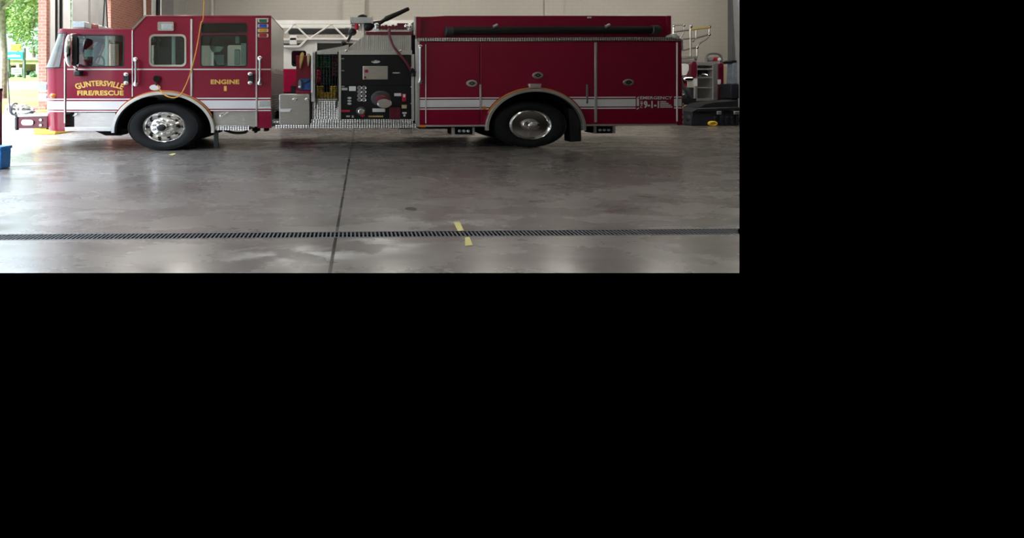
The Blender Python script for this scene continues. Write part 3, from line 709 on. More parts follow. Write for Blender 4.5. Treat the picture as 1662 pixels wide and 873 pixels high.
# -- wheel arches, liners and trims
def arch(A, nm, orange):
    tr_ = MB(); a0, a1 = -3, 183
    outer = ell(A[0], A[1], A[2], A[3], 40, a0, a1); inn = ell(A[0], A[1], A[2] - 5.0, A[3] - 4.6, 40, a0, a1)
    tr_.plate(Q(outer + inn[::-1]), [], -0.07, 0.03); t_ = tr_.build('fender_trim', TRIMM, ROOT, bevel=0.02)
    o1 = ell(A[0], A[1], A[2] + 2.0, A[3] + 2.4, 40, 22, 158); o2 = ell(A[0], A[1], A[2] + 0.4, A[3] + 0.6, 40, 22, 158)
    MB().plate(Q(o1 + o2[::-1]), [], -0.012, 0.0).build('fender_piping', ORANGE, t_)
    ln = MB(); pts = ell(A[0], A[1], A[2] - 4.6, A[3] - 4.2, 40, -8, 188)
    ln.grid([[(u, v, z) for u, z in Q(pts)] for v in (0.02, 0.4, 0.95)])
    q = Q(pts); n0 = len(ln.v); ln.v += [(u, 0.95, z) for u, z in q]; ln.f.append(tuple(range(n0, n0 + len(q))))
    ln.build('wheel_well', DARK, ROOT)
arch(AF, 'front', True); arch(AR, 'rear', True)

# -- wheels
def wheel(cx, cy, rx, ry, irx, iry, kind):
    c = T(cx, cy); sx = abs(T(cx + 10, cy)[0] - T(cx, cy)[0]) / 10; sz = abs(T(cx, cy + 10)[1] - T(cx, cy)[1]) / 10
    R, r = (rx * sx, c[1]), (irx * sx, iry * sz)
    R = (rx * sx, c[1] - 0.0)
    def mix(t): return (r[0] + (R[0] - r[0]) * t, r[1] + (R[1] - r[1]) * t)
    wv = 0.06
    rim = MB()
    def g(f, v): return (r[0] * f, r[1] * f, wv + v)
    if kind == 'front':
        rg = [g(1.02, 0.05), g(1.03, -0.005), g(0.97, -0.02), g(0.90, -0.005), g(0.86, 0.03), g(0.80, 0.045), g(0.62, -0.03), g(0.58, -0.045), g(0.30, -0.05), g(0.28, -0.05)]
    else:
        rg = [g(1.02, 0.05), g(1.03, -0.005), g(0.97, -0.02), g(0.90, 0.0), g(0.84, 0.09), g(0.74, 0.13), g(0.62, 0.14), g(0.46, 0.13), g(0.40, 0.05), g(0.38, 0.05)]
    rim.rings(c, rg, 56); W = rim.build('wheel', CHROME, ROOT, angle=50)
    tire = MB(); rg = []
    for t, v in ((-0.02, 0.06), (0.0, 0.015), (0.10, -0.025), (0.35, -0.05), (0.62, -0.05), (0.80, -0.035), (0.83, -0.045), (0.90, -0.03), (0.97, 0.02), (1.0, 0.07), (1.0, 0.30), (0.95, 0.34), (0.3, 0.36), (0.0, 0.33)):
        a, b = mix(t); rg.append((a, b, wv + v))
    tire.rings(c, rg, 72, close=False); tire.build('tire', RUBBER, W, angle=50)
    tr = MB()
    if True:
        for ph in (0,):
            for k in range(60):
                a = 2 * PI * k / 60; a2 = a + 0.05
                v4 = [(c[0] + R[0] * math.cos(x) * q, wv + vv, c[1] + R[1] * math.sin(x) * q) for q in (0.985, 1.004) for vv in (0.075, 0.295) for x in (a, a2)]
                tr.add(v4, [(0, 1, 3, 2), (4, 6, 7, 5), (0, 4, 5, 1), (2, 3, 7, 6), (0, 2, 6, 4), (1, 5, 7, 3)])
    tr.build('tread', RUBBER, W)
    if kind == 'front':
        hb = MB(); hb.rings(c, [g(0.30, -0.03), g(0.30, -0.12), g(0.27, -0.14), g(0.22, -0.15), g(0.21, -0.10), g(0.05, -0.10)], 32); hb.build('hub', CHROME, W)
        hc = MB(); hc.rings(c, [g(0.22, -0.11), g(0.22, -0.155), g(0.16, -0.175), g(0.02, -0.18)], 24); lab(hc.build('hub_cap', BLACK, W), 'black hub cap')
        lr = 0.46; lv = -0.045
    else:
        hb = MB(); hb.rings(c, [g(0.40, 0.06), g(0.38, -0.02), g(0.34, -0.06), g(0.30, -0.08), g(0.29, -0.16), g(0.24, -0.19), g(0.12, -0.20), g(0.02, -0.205)], 32); hb.build('hub', CHROME, W, angle=50)
        lr = 0.52; lv = 0.135
    for k in range(10):
        a = 2 * PI * (k + 0.5) / 10; q = (c[0] + r[0] * lr * math.cos(a), c[1] + r[1] * lr * math.sin(a))
        n_ = MB(); n_.rings(q, [(0.040, 0.028, wv + lv), (0.040, 0.028, wv + lv - 0.03), (0.026, 0.018, wv + lv - 0.035), (0.024, 0.017, wv + lv - 0.06), (0.004, 0.003, wv + lv - 0.062)], 12); n_.build('lug_nut', CHROME, W)
    for k in range(10):
        a = 2 * PI * k / 10; fq = 0.72 if kind == 'front' else 0.68; vv = 0.006 if kind == 'front' else 0.128
        q = (c[0] + r[0] * fq * math.cos(a), c[1] + r[1] * fq * math.sin(a))
        n_ = MB(); n_.rings(q, [(0.036, 0.025, wv + vv - 0.012), (0.036, 0.025, wv + vv + 0.02)], 14); n_.build('hand_hole', DARK, W)
wheel(264.5, 206.5, 60.5, 38.6, 34.5, 24.8, 'front')
wheel(863.5, 203.0, 61.0, 37.6, 34.0, 24.2, 'rear')
# axles, frame and the far-side wheels
fm = MB(); z1 = T(500, 203)[1]
fm.box(T(150, 200)[0], T(1080, 200)[0], 0.75, 0.90, z1 - 0.0, z1 + 0.28); fm.box(T(150, 200)[0], T(1080, 200)[0], 1.5, 1.65, z1, z1 + 0.28)
for cx in (264, 863): fm.tube([(T(cx, 205)[0], 0.2, 0.5), (T(cx, 205)[0], WID - 0.2, 0.5)], 0.09)
fm.tube([(T(600, 205)[0], 1.2, 0.55), (T(863, 205)[0], 1.2, 0.5)], 0.06)
E.rect(fm, 690, 204, 792, 214, 0.95, 1.4, 0.2); E.rect(fm, 350, 200, 440, 209, 0.9, 1.5, 0.2)
fm.build('chassis', DARK, ROOT)
for cx, cy, rx, ry in ((264.5, 206.5, 60.5, 38.6), (863.5, 203, 61, 37.6)):
    c = T(cx, cy); sx = abs(T(cx + 10, cy)[0] - c[0]) / 10
    R0 = (rx * sx, c[1])
    tb = MB(); tb.rings(c, [(R0[0] * .5, R0[1] * .55, WID - 0.36), (R0[0] * .95, R0[1] * .95, WID - 0.38), (R0[0], R0[1], WID - 0.33), (R0[0], R0[1], WID - 0.06), (R0[0] * .9, R0[1] * .9, WID - 0.02), (R0[0] * .5, R0[1] * .5, WID - 0.02)], 48)
    tb.build('far_wheel', RUBBER, ROOT, angle=50)
# mud flaps
E.rect(MB(), 347, 206, 354, 239, 0.02, 0.05).build('mud_flap', BLACK, ROOT, bevel=0.004)
MB().plate(Q([(926, 176), (945, 182), (946, 230), (928, 231)]), [], 0.06, 0.34).build('mud_flap', BLACK, ROOT, bevel=0.01)

# -- stripes: a wide white band with two thin lines, cut at the arches, and the upper pinstripe
def band(pts, parent, nm='reflective_stripe'): return MB().plate(Q(pts), [], -0.004, 0.004).build(nm, WHITE_REF, parent)
def yb(px, y): return y + (635 - px) * 0.0045
def band_seg(x0, x1, ya, yb_, parent, A=None, side=0):
    """x1 (or x0) is clipped by the arch when side is given"""
    a0, a1, b0, b1 = yb(x0, ya), yb(x1, ya), yb(x0, yb_), yb(x1, yb_)
    if A and side < 0:      # arch to the right of the strip
        xt = ell_x(A[0], A[1], A[2] + 3.5, A[3] + 3.5, a0, -1); xb = ell_x(A[0], A[1], A[2] + 3.5, A[3] + 3.5, b0, -1)
        n = 5; edge = [(ell_x(A[0], A[1], A[2] + 3.5, A[3] + 3.5, a0 + (b0 - a0) * i / n, -1), a0 + (b0 - a0) * i / n) for i in range(n + 1)]
        return band([(x0, a0)] + edge + [(x0, b0)], parent)
    if A and side > 0:
        n = 5; edge = [(ell_x(A[0], A[1], A[2] + 3.5, A[3] + 3.5, a1 + (b1 - a1) * i / n, 1), a1 + (b1 - a1) * i / n) for i in range(n + 1)]
        return band(edge[::-1] + [(x1, b1)][::-1] * 0 + [(edge[0][0], edge[0][1])] * 0 + [(x1, a1), (x1, b1)], parent)
    return band([(x0, a0), (x1, a1), (x1, b1), (x0, b0)], parent)
SY = ((157.6, 159.6), (161.8, 175.4), (177.4, 179.2))
for ya, yb_ in SY:
    band_seg(108, 190, ya, yb_, door, AF, -1)
    band_seg(345, 415, ya, yb_, crew, AF, 1)
    band_seg(418.2, 439.5, ya, yb_, pil)
    # wrap on the fascia
    y0, y1 = yb(90, ya), yb(90, yb_)
    def cz(py):
        c = curve(105.6, 0.903, 160); z = T(95, py)[1]
        return [(p[0] - 0.002, p[1] - 0.004, z) for p in c[:22]]
    MB().grid([cz(y0), cz(y1)]).build('reflective_stripe', WHITE_REF, ROOT)
for p, x0, x1 in ((door, 109, 214), (mid, 217, 311), (crew, 314, 415), (pil, 418, 439.5)):
    band([(x0, 111.6), (x1, 111.6), (x1, 113.4), (x0, 113.4)], p, 'pinstripe')
# seams and hinges in bright metal
def vbar(x0, x1, ya, yb_, m, nm, parent=ROOT, v=-0.02): return E.rect(MB(), x0, ya, x1, yb_, v, 0.01, 0).build(nm, m, parent, bevel=0.004)
vbar(214.4, 216.2, 49, 157, ALU, 'door_hinge'); vbar(104.6, 106.6, 95, 200, ALU, 'door_hinge')
vbar(309.5, 312.6, 31, 156, ALU, 'door_hinge'); vbar(415.4, 417.6, 30, 205, ALU, 'door_hinge')
dg = MB(); dg.plate(Q([(215, 46), (217.5, 48), (238.5, 26), (236, 24)]), [], -0.02, 0.02); dg.build('roof_edge_trim', CHROME, ROOT, bevel=0.004)
E.rect(MB(), 415, 29.6, 436, 31.2, -0.015, 0.0, 0).build('rain_gutter', ALU, ROOT)
# handles and grab rails
def grab(px, y0, y1, nm='grab_rail', r=0.026, m=CHROME):
    g_ = MB(); g_.tube(bez([E.P3(px, y0, 0.0), E.P3(px, y0 + 0.5, -0.07), E.P3(px, y0 + 5, -0.085), E.P3(px, (y0 + y1) / 2, -0.085), E.P3(px, y1 - 5, -0.085), E.P3(px, y1 - 0.5, -0.07), E.P3(px, y1, 0.0)], 4), r, 12)
    for y in (y0, y1):
        c = T(px, y); g_.rings(c, [(0.05, 0.05, 0.0), (0.05, 0.05, -0.02), (0.035, 0.035, -0.03)], 16)
    return g_.build(nm, m, ROOT)
grab(220.5, 96.5, 136.5); grab(422, 94.5, 135, r=0.028)
def latch(px, y0, y1, parent):
    b_ = MB(); b_.plate(Q(rr(px - 3.5, y0 + 1, px + 5, y1 - 1, 3)), [], -0.05, 0.0); h = b_.build('door_handle', BLACK, parent, bevel=0.012)
    for y in (y0 + 2.6, y1 - 2.6):
        q = MB(); q.ball(E.P3(px - 1, y, -0.055), (0.055, 0.03, 0.045)); q.build('handle_end', CHROME, h)
latch(205.5, 118, 137, door); latch(407, 117.5, 137, crew)
# mirror
mr = MB(); c0 = E.P3(114, 82.3, -0.3); mr.ball(c0, (6.6 / 75, 0.15, 25.5 / 75), 28, 20)
M_ = mr.build('side_mirror', CHROME, ROOT)
q = MB(); q.plate(Q(rr(117.5, 59, 126, 105, 3, ry=6), -0.26), [], -0.29, -0.2); q.build('mirror_glass_housing', BLACK, M_, bevel=0.015)
q = MB(); q.tube(bez([E.P3(121, 106, -0.25), E.P3(124, 110, -0.2), E.P3(128, 106, -0.12), E.P3(132, 107, 0.0)], 6), 0.03); q.tube([E.P3(116, 56, -0.22), E.P3(124, 55.5, -0.1), E.P3(128, 56, 0.0)], 0.022); q.build('mirror_arm', CHROME, M_)
q = E.rect(MB(), 118.5, 114, 131, 123.5, -0.16, -0.02); q.build('spot_mirror', BLACK, M_, bevel=0.03)
q = MB(); q.tube([E.P3(123, 107, -0.2), E.P3(124.5, 114, -0.09)], 0.025); q.build('mirror_bracket', CHROME, M_)
# scene light above the middle window
sl = MB().plate(Q(rr(257.5, 36, 283.5, 50.5, 2)), [], -0.06, 0.0); L_ = sl.build('scene_light', CHROME, ROOT, bevel=0.012)
E.rect(MB(), 262, 38.5, 280, 47.5, -0.072, -0.05).build('lens', LENS, L_, bevel=0.01)
# coloured light stack
for y0, y1, m, nm in ((31.5, 36.4, GREENL, 'green'), (39.4, 44.8, BLUEL, 'blue'), (47.0, 52.2, YELL, 'amber'), (55.0, 60.4, REDL, 'red')):
    b_ = MB().plate(Q(rr(418.8, y0 - 0.4, 435.8, y1 + 0.4, 2)), [], -0.02, 0.0); l_ = b_.build('marker_light', CHROME, ROOT, bevel=0.006)
    lab(l_, nm + ' indicator light with chrome ends')
    MB().plate(Q(rr(421.2, y0, 433.4, y1, 1)), [], -0.034, -0.01).build('lens', m, l_, bevel=0.006)
# light bar across the front roof
lb = MB(); u0, zb_ = T(115.5, 45.5); u1, zt_ = T(135.5, 34)
lb.box(u0 + 0.02, u1 - 0.02, 0.10, WID - 0.10, zb_ - 0.01, zt_ - 0.03); LB = lb.build('light_bar', ALU, ROOT, bevel=0.02)
for i in range(8):
    v = 0.06 + i * (WID - 0.12) / 8
    q = MB(); q.box(u0, u1, v, v + (WID - 0.12) / 8 - 0.015, zb_ + 0.015, zt_); q.build('lens', (LENS, REDL, LENS, LENS, REDL, LENS, REDL, LENS)[i], LB, bevel=0.015)
# lettering on the doors
GV = -0.006
lettering(E, 'arched_lettering', 'GUNTERSVILLE', 122.5, 130.5, 200.5, 139.5, GV, GOLD, door, bend=6.2, bold=0.034, arc=5)
lettering(E, 'lettering', 'FIRE/RESCUE', 125.5, 146.8, 200.5, 155, GV, GOLD, door, bold=0.036)
lettering(E, 'lettering', 'ENGINE', 342, 129, 388.5, 136.6, GV, GOLD, crew, bold=0.04)
lettering(E, 'lettering', 'I', 363.5, 139.6, 367.8, 147.6, GV, GOLD, crew, bold=0.03)
# number plate on the pillar
b_ = MB().plate(Q(rr(420.5, 163.2, 438.5, 171.6, 1.5)), [], -0.025, 0.0); h = b_.build('side_marker', CHROME, ROOT, bevel=0.006)
E.rect(MB(), 423.5, 164.8, 435.5, 170, -0.034, -0.02).build('lens', LENS, h, bevel=0.004)
# auto-eject power inlet with cover
b_ = MB().plate(Q(ell(252, 142, 9, 4.6, 24)), [], -0.02, 0.0); lab(b_.build('power_inlet', ALU, ROOT, bevel=0.006), 'oval silver power inlet plate')
b_ = MB(); b_.tube([E.P3(254, 128, 0.0), E.P3(254, 128, -0.08)], 0.07, 16); b_.tube([E.P3(254, 130, -0.05), E.P3(254, 139, -0.06)], 0.022); b_.build('inlet_cover', BLACK, ROOT)
b_ = MB(); b_.tube([E.P3(251, 125, 0.0), E.P3(251, 125, -0.05)], 0.03, 12); b_.build('air_inlet', REDL, ROOT)
# turn signal on the corner
b_ = MB(); b_.ball((T(86.5, 155.5)[0] - 0.02, 0.03, T(86.5, 155.5)[1]), (0.07, 0.05, 0.05)); b_.build('turn_signal', AMBER, ROOT)
# headlights in chrome housings
for y0, y1 in ((133, 149), (151.5, 163.5)):
    q = MB(); q.plate(Q(rr(62.5, y0, 77.5, y1, 2), 0.25), [], 0.25, 0.75); h = q.build('headlight', CHROME, ROOT, bevel=0.02)
    E.rect(MB(), 66.2, y0 + 3.2, 76.5, y1 - 3.0, 0.235, 0.26, 0.25).build('lens', LENS, h, bevel=0.008)
# bumper with siren, marker pole and side light
BV = 0.18
q = MB().plate(Q([(26, 189), (78, 188), (78, 208), (26, 209)], BV), [], BV, WID - BV); B_ = q.build('front_bumper', MAROON, ROOT, bevel=0.02)
q = MB().plate(Q([(17.5, 190), (26, 189), (26, 209), (17.5, 208)], BV), [], BV + 0.01, WID - BV - 0.01); lab(q.build('bumper_face', ALU, B_, bevel=0.03), 'pale metal bumper face')
q = MB().plate(Q([(26, 186.5), (79, 183.5), (79, 188.5), (26, 190)], BV), [], BV - 0.02, WID - BV); q.build('bumper_deck', ALU, B_, bevel=0.008)
q = E.rect(MB(), 24.2, 186, 27.2, 211.5, BV - 0.03, BV + 0.05); q.build('bumper_corner_post', DKGREY, B_)
q = MB().plate(Q(rr(36, 194.5, 55.5, 203, 4.2, ry=4), BV), [], BV - 0.03, BV); h = q.build('side_light', CHROME, B_, bevel=0.01)
MB().plate(Q(rr(39, 196.4, 52.5, 201.2, 2.4), BV), [], BV - 0.04, BV - 0.02).build('lens', LENS, h, bevel=0.008)
for y in (194.5, 203):
    q = MB(); c = E.P3(67, y, BV); q.tube([(c[0], BV + 0.01, c[2]), (c[0], BV - 0.03, c[2])], 0.026, 12); q.build('bumper_bolt', CHROME, B_)
q = MB(); sc = E.P3(32, 177, 0.55)
def sx_(px): return T(px, 177, 0.55)[0]
zz = sc[2]
q.tube([(sx_(12), 0.55, zz), (sx_(13), 0.55, zz), (sx_(17), 0.55, zz), (sx_(24), 0.55, zz - 0.005), (sx_(27), 0.55, zz), (sx_(28), 0.55, zz), (sx_(33), 0.55, zz + 0.0), (sx_(42), 0.55, zz - 0.01), (sx_(50), 0.55, zz - 0.02), (sx_(56), 0.55, zz - 0.03)],
       [0.05, 0.115, 0.135, 0.13, 0.115, 0.09, 0.125, 0.115, 0.08, 0.02], 28)
SI = q.build('siren', CHROME, B_, angle=60)
q = MB(); q.plate(Q([(24, 186), (40, 186), (36, 187.5), (52, 180), (55, 181), (42, 189), (24, 189)], 0.5), [], 0.5, 0.6); q.build('siren_bracket', DKGREY, SI)
q = MB(); q.tube([(sx_(22.5), 0.55, zz + 0.0), (sx_(25.5), 0.55, zz)], 0.145, 28); q.build('siren_band', DKGREY, SI)
q = MB(); q.tube([E.P3(16.2, 182, 0.3), E.P3(12.5, 116, 0.3)], [0.014, 0.012], 8); q.build('marker_pole', GREYP, B_)
q = E.rect(MB(), 75, 192, 80, 210, 0.3, 1.9, 0.3); q.build('bumper_mount', DARK, B_)

# -- mid section: steel locker, running boards, hose compartment, pump panel
E.rect(MB(), 441, 196, 500, 200, 0.05, 2.2, 0.05).build('walkway', DIAM, ROOT)
q = MB().plate(Q([(453, 153), (505, 153), (505, 202), (453, 202)]), [], 0.02, 0.8); LK = q.build('steel_locker', STEEL, ROOT, bevel=0.012)
q = MB().plate(Q([(455.5, 176.5), (473.5, 176.5), (471, 181.5), (455.5, 181.5)]), [], -0.03, 0.02); q.build('locker_handle', WHITETRIM, LK, bevel=0.006)
for px in (479, 499):
    q = MB(); c = T(px, 161); q.rings(c, [(0.06, 0.03, 0.02), (0.06, 0.03, 0.0), (0.02, 0.015, -0.015)], 20); q.build('locker_latch', CHROME, LK)
E.rect(MB(), 447.5, 202.5, 501.5, 207.6, -0.05, 0.9, 0).build('running_board', DIAM, ROOT, bevel=0.008)
E.rect(MB(), 504, 200.0, 675.5, 207.6, -0.05, 0.9, 0).build('running_board', DIAM, ROOT, bevel=0.008)
E.rect(MB(), 505.5, 193.8, 670, 200.2, 0.0, 0.04, 0).build('kick_plate', DIAM, ROOT)
q = MB(); E.rect(q, 502.2, 152, 505.2, 203, 0.0, 0.9, 0); q.build('locker_gap', DARK, ROOT)
E.rect(MB(), 506.5, 164.5, 553, 194.5, 0.03, 0.08, 0).build('tread_plate_panel', DIAM, ROOT)
# hose compartment (crosslay)
E.rect(MB(), 511, 88, 550, 165, 0.42, 0.46, 0).build('hose_bay_back', DARK, ROOT)
q = MB(); E.rect(q, 505.4, 85, 511.5, 165, 0.0, 0.05, 0); E.rect(q, 548.6, 86, 553.6, 195, -0.01, 0.05, 0); E.rect(q, 505.4, 160.5, 553, 165, 0.03, 0.4, 0); q.build('hose_bay_frame', ALU, ROOT, bevel=0.006)
E.rect(MB(), 505.2, 84, 508.6, 150, -0.04, 0.0, 0).build('grab_post', WHITETRIM, ROOT, bevel=0.01)
q = MB().plate(Q([(506, 86), (513, 82.5), (553, 75.5), (566, 72), (566, 88), (506, 88)]), [], 0.02, 0.9); q.build('hose_bay_top', STEELR, ROOT, bevel=0.006)
# pump bulkhead and panel
q = MB().plate(Q([(551, 88), (559, 82), (594, 55), (669, 55), (669, 88)]), [], 0.10, 1.3); q.build('pump_housing', STEELR, ROOT, bevel=0.008)
E.rect(MB(), 551, 81.5, 669, 89, 0.0, 0.12, 0).build('panel_ledge', ALU, ROOT, bevel=0.008)
for px in (562, 650):
    q = MB(); q.ball(E.P3(px, 82.3, -0.02), (0.035, 0.03, 0.03)); q.build('ledge_knob', CHROME, ROOT)
q = MB(); E.rect(q, 551.5, 89, 669.5, 194.5, 0.05, 1.2, 0); q.build('pump_enclosure', DARK, ROOT)
PP = E.rect(MB(), 553, 90, 668.5, 194.5, 0.012, 0.05, 0).build('pump_panel', BLACKP, ROOT, bevel=0.004)
q = MB(); E.rect(q, 668, 88, 672.5, 196, -0.01, 0.05, 0); q.build('panel_frame', ALU, ROOT, bevel=0.005)
E.rect(MB(), 553, 138.6, 668, 139.6, 0.006, 0.014, 0).build('panel_seam', DARK, PP)
def disc(px, py, rx, ry, v0, v1, m, nm, parent, lip=0.0, bevel=0.0):
    c = T(px, py); s = 1 / 71.5
    return MB().rings(c, [(rx * s, ry * s, v0), (rx * s, ry * s, v1), (rx * s * 0.85, ry * s * 0.85, v1 - lip), (rx * s * 0.05, ry * s * 0.05, v1 - lip)], 28).build(nm, m, parent)
disc(609.5, 100, 7.2, 2.6, 0.02, -0.01, CHROME, 'panel_emblem', PP, -0.004)
disc(643, 118.3, 6.5, 1.0, 0.02, 0.0, CHROME, 'panel_slot', PP)
SC = E.rect(MB(), 588.8, 107.2, 629.4, 129, -0.02, 0.015, 0).build('governor_panel', STEEL, PP, bevel=0.008)
q = MB(); E.rect(q, 592, 113, 597.5, 118, -0.026, -0.018, 0); E.rect(q, 591, 124, 594, 127.5, -0.026, -0.018, 0); q.build('red_button', REDL, SC)
for i, (a_, b_, c_, d_, m) in enumerate(((554.5, 142.5, 564, 146.5, ALU), (566.5, 140, 577.5, 147.5, WHITETRIM), (640, 151.2, 651, 156, WHITETRIM), (604.5, 176, 625, 181.6, WHITETRIM), (554, 94.5, 558.5, 95.8, ALU), (554, 114, 559, 115.2, ALU), (554, 139.5, 559, 141, ALU), (562, 187.5, 568, 190, ALU), (571, 187.5, 574, 191, ALU), (652, 170, 660, 176, BEIGE), (653, 182, 660, 184.5, WHITETRIM), (655, 185.5, 658, 189, WHITETRIM))):
    lab(E.rect(MB(), a_, b_, c_, d_, 0.0, 0.014, 0).build('label_plate', m, PP), 'small pale label plate')
lab(E.rect(MB(), 553.5, 178.5, 568, 181.5, -0.03, 0.014, 0).build('valve_lever', HRED, PP, bevel=0.006), 'red valve lever')
lab(E.rect(MB(), 598, 187.8, 622, 190, 0.0, 0.014, 0).build('label_strip', YSTRAP, PP), 'narrow yellow label strip')
for i in range(2):
    for j in range(4):
        px, py = 583.2 + i * 7.2, 142.5 + j * 6.4
        g_ = disc(px, py, 3.6, 3.2, 0.014, -0.03, CHROME, 'gauge', PP, -0.006)
        disc(px, py, 2.5, 2.2, -0.02, -0.031, GREYP, 'gauge_face', g_)
for j in range(3):
    disc(567, 159 + j * 4.6, 3.2, 1.7, 0.014, -0.02, ALU, 'small_control', PP, -0.005)
r_ = disc(618, 160, 16, 12.5, 0.014, -0.06, DKGREY, 'intake_ring', PP, 0.02)
disc(620.5, 162.5, 12.2, 8.8, 0.0, -0.10, MAROON, 'intake_flange', r_, 0.01)
k_ = disc(622.5, 167.2, 11.5, 8.2, -0.05, -0.20, CHROME, 'intake_cap', r_, 0.03)
disc(622.5, 167.2, 4.5, 3.2, -0.15, -0.21, ALU, 'cap_boss', r_, 0.0)
k_ = disc(586, 180.5, 8.0, 7.2, 0.014, -0.07, DKGREY, 'discharge_ring', PP, 0.01)
disc(586, 180.5, 5.0, 4.6, -0.04, -0.13, CHROME, 'discharge_cap', k_, 0.01)
disc(588, 186.6, 3.6, 2.6, -0.05, -0.10, HRED, 'drain_knob', k_, 0.0)
lab(E.rect(MB(), 632, 174.5, 650, 192.5, -0.015, 0.014, 0).build('red_panel', MAROON, PP, bevel=0.006), 'dull red square plate')
disc(644, 183.5, 3.2, 3.2, -0.01, -0.05, HMAR, 'plate_knob', PP, 0.0)
q = E.rect(MB(), 652.5, 152, 659, 165, -0.03, 0.014, 0); lab(q.build('valve_handle', HRED, PP, bevel=0.012), 'red valve handle')
E.rect(MB(), 654, 153, 657.5, 158, -0.045, -0.02, 0).build('valve_tip', WHITETRIM, PP, bevel=0.008)
for py in (110, 141, 168): 
    disc(667, py, 0.9, 0.9, 0.012, 0.0, ALU, 'panel_screw', PP)
# deck manifold behind the pump housing and deck gun on top
DV = 0.5
q = E.rect(MB(), 594, 51.5, 670, 56.5, 0.08, 1.2, 0.08); q.build('deck_edge', MAROON, ROOT, bevel=0.006)
E.rect(MB(), 615, 48.5, 665, 51.8, 0.1, 0.14, 0.1).build('deck_rail', ALU, ROOT)
q = MB()
for i in range(9): q.tube([E.P3(616 + i * 5.4, 40.5 + (i % 2), DV), E.P3(616 + i * 5.4, 52, DV)], 0.035, 10)
E.rect(q, 613, 42.5, 664, 47, DV - 0.05, DV + 0.05); E.rect(q, 645, 37.5, 662, 42, DV - 0.04, DV + 0.04); q.build('deck_manifold', MAROON, ROOT)
q = MB()
for a_ in ((656, 40, 662, 46), (660, 44, 668, 52), (664, 40, 668, 45)): q.ball(E.P3((a_[0] + a_[2]) / 2, (a_[1] + a_[3]) / 2, 0.3), (0.05, 0.05, 0.05))
q.build('deck_fitting', CHROME, ROOT)
# deck gun
GVv = 0.6
G_ = MB(); G_.tube([E.P3(616, 37.5, GVv), E.P3(624, 32.5, GVv), E.P3(627, 30.5, GVv), E.P3(646, 22, GVv), E.P3(662, 14.5, GVv), E.P3(663.5, 13.8, GVv)], [0.045, 0.045, 0.065, 0.055, 0.048, 0.04], 14)
DG = G_.build('deck_gun', BLACK, ROOT)
q = MB(); q.ball(E.P3(597, 43, GVv), (0.14, 0.12, 0.11)); q.tube([E.P3(591, 42, GVv), E.P3(617, 38, GVv)], 0.07, 14); q.build('gun_body', BLACK, DG)
q = MB(); q.tube([E.P3(587, 39, GVv), E.P3(587.2, 50, GVv)], 0.05, 14); q.tube([E.P3(570, 44, GVv), E.P3(586, 46, GVv)], [0.07, 0.06], 14); q.build('gun_elbow', ALU, DG)
q = MB(); q.tube([E.P3(579, 38.5, GVv - 0.09), E.P3(579, 48, GVv - 0.09)], 0.045, 12); q.build('gun_valve', HRED, DG)
q = MB(); q.tube([E.P3(611, 39.5, GVv - 0.2), E.P3(611, 48, GVv - 0.2)], [0.05, 0.055], 14); q.ball(E.P3(611, 40, GVv - 0.2), (0.06, 0.06, 0.04)); q.build('gun_valve_knob', CHROME, DG)
q = E.rect(MB(), 608, 47.5, 614.2, 52.5, GVv - 0.27, GVv - 0.2, GVv - 0.2); q.build('valve_tag', PAPER, DG)
q = MB(); q.ball(E.P3(572, 52, GVv), (0.10, 0.1, 0.09)); q.tube([E.P3(572, 52, GVv), E.P3(566, 64, GVv), E.P3(564, 68, GVv)], 0.035); q.build('gun_base', BLACK, DG)
# floodlight
q = E.rect(MB(), 569, 27.6, 604.5, 37.4, 0.45, 0.62, 0.45); FL = q.build('floodlight', ALU, ROOT, bevel=0.01)
E.rect(MB(), 571.5, 29.2, 602, 36, 0.44, 0.46, 0.45).build('lens', LENS, FL, bevel=0.004)
for px in (569.2, 604.6): E.rect(MB(), px - 0.8, 26.5, px + 0.8, 38.5, 0.43, 0.64, 0.45).build('floodlight_cap', CHROME, FL)
q = MB().plate(Q([(580, 27.4), (582, 25), (586, 23.5), (590, 23), (596, 25.4), (596, 27.4)], 0.5), [], 0.5, 0.7); q.build('floodlight_knob', BLACK, FL, bevel=0.02)
q = MB(); q.tube([E.P3(590, 37.5, 0.55), E.P3(590, 56, 0.55)], 0.03); q.build('floodlight_mast', ALU, FL)
# black joint between pump module and body
E.rect(MB(), 670, 56, 676, 205, 0.12, 1.0, 0).build('module_gap', DARK, ROOT)

# -- rear body
bp = [(676, 62), (1106, 62), (1108, 203)] + [(949, 203.5)] + arcpts(AR, 948.7, 787.3, 28) + [(676, 205.5)]
MB().plate(Q(bp), [], 0.03, WID).build('rear_body', RED, ROOT)
def ysk(px): return 205.0 - (px - 680) * 0.0045
CD = []
d1 = MB().plate(Q([(691.6, 68.5), (778.2, 68.5), (778.2, 202.8), (691.6, 203)]), [], 0.0, 0.03).build('compartment_door', RED, ROOT, bevel=0.006)
d2 = MB().plate(Q([(780.2, 68.5), (964.8, 68.5), (964.8, 201.6), (ell_x(*AR, 201.6, 1), 201.6)] + arcpts(AR, ell_x(*AR, 201.6, 1), ell_x(*AR, 202.4, -1), 28) + [(780.2, 202.4)]), [], 0.0, 0.03).build('compartment_door', RED, ROOT, bevel=0.006)
d3 = MB().plate(Q([(968.6, 68.5), (1097.6, 68.5), (1097.6, 200.8), (968.6, 201.4)]), [], 0.0, 0.03).build('compartment_door', RED, ROOT, bevel=0.006)
e1 = MB().plate(Q([(681, 66), (690.2, 66), (690.2, 203), (681, 203)]), [], 0.0, 0.03).build('corner_panel', RED, ROOT, bevel=0.005)
e2 = MB().plate(Q([(1099, 66), (1106, 66), (1108, 202.5), (1099, 202.5)]), [], 0.0, 0.03).build('corner_panel', RED, ROOT, bevel=0.005)
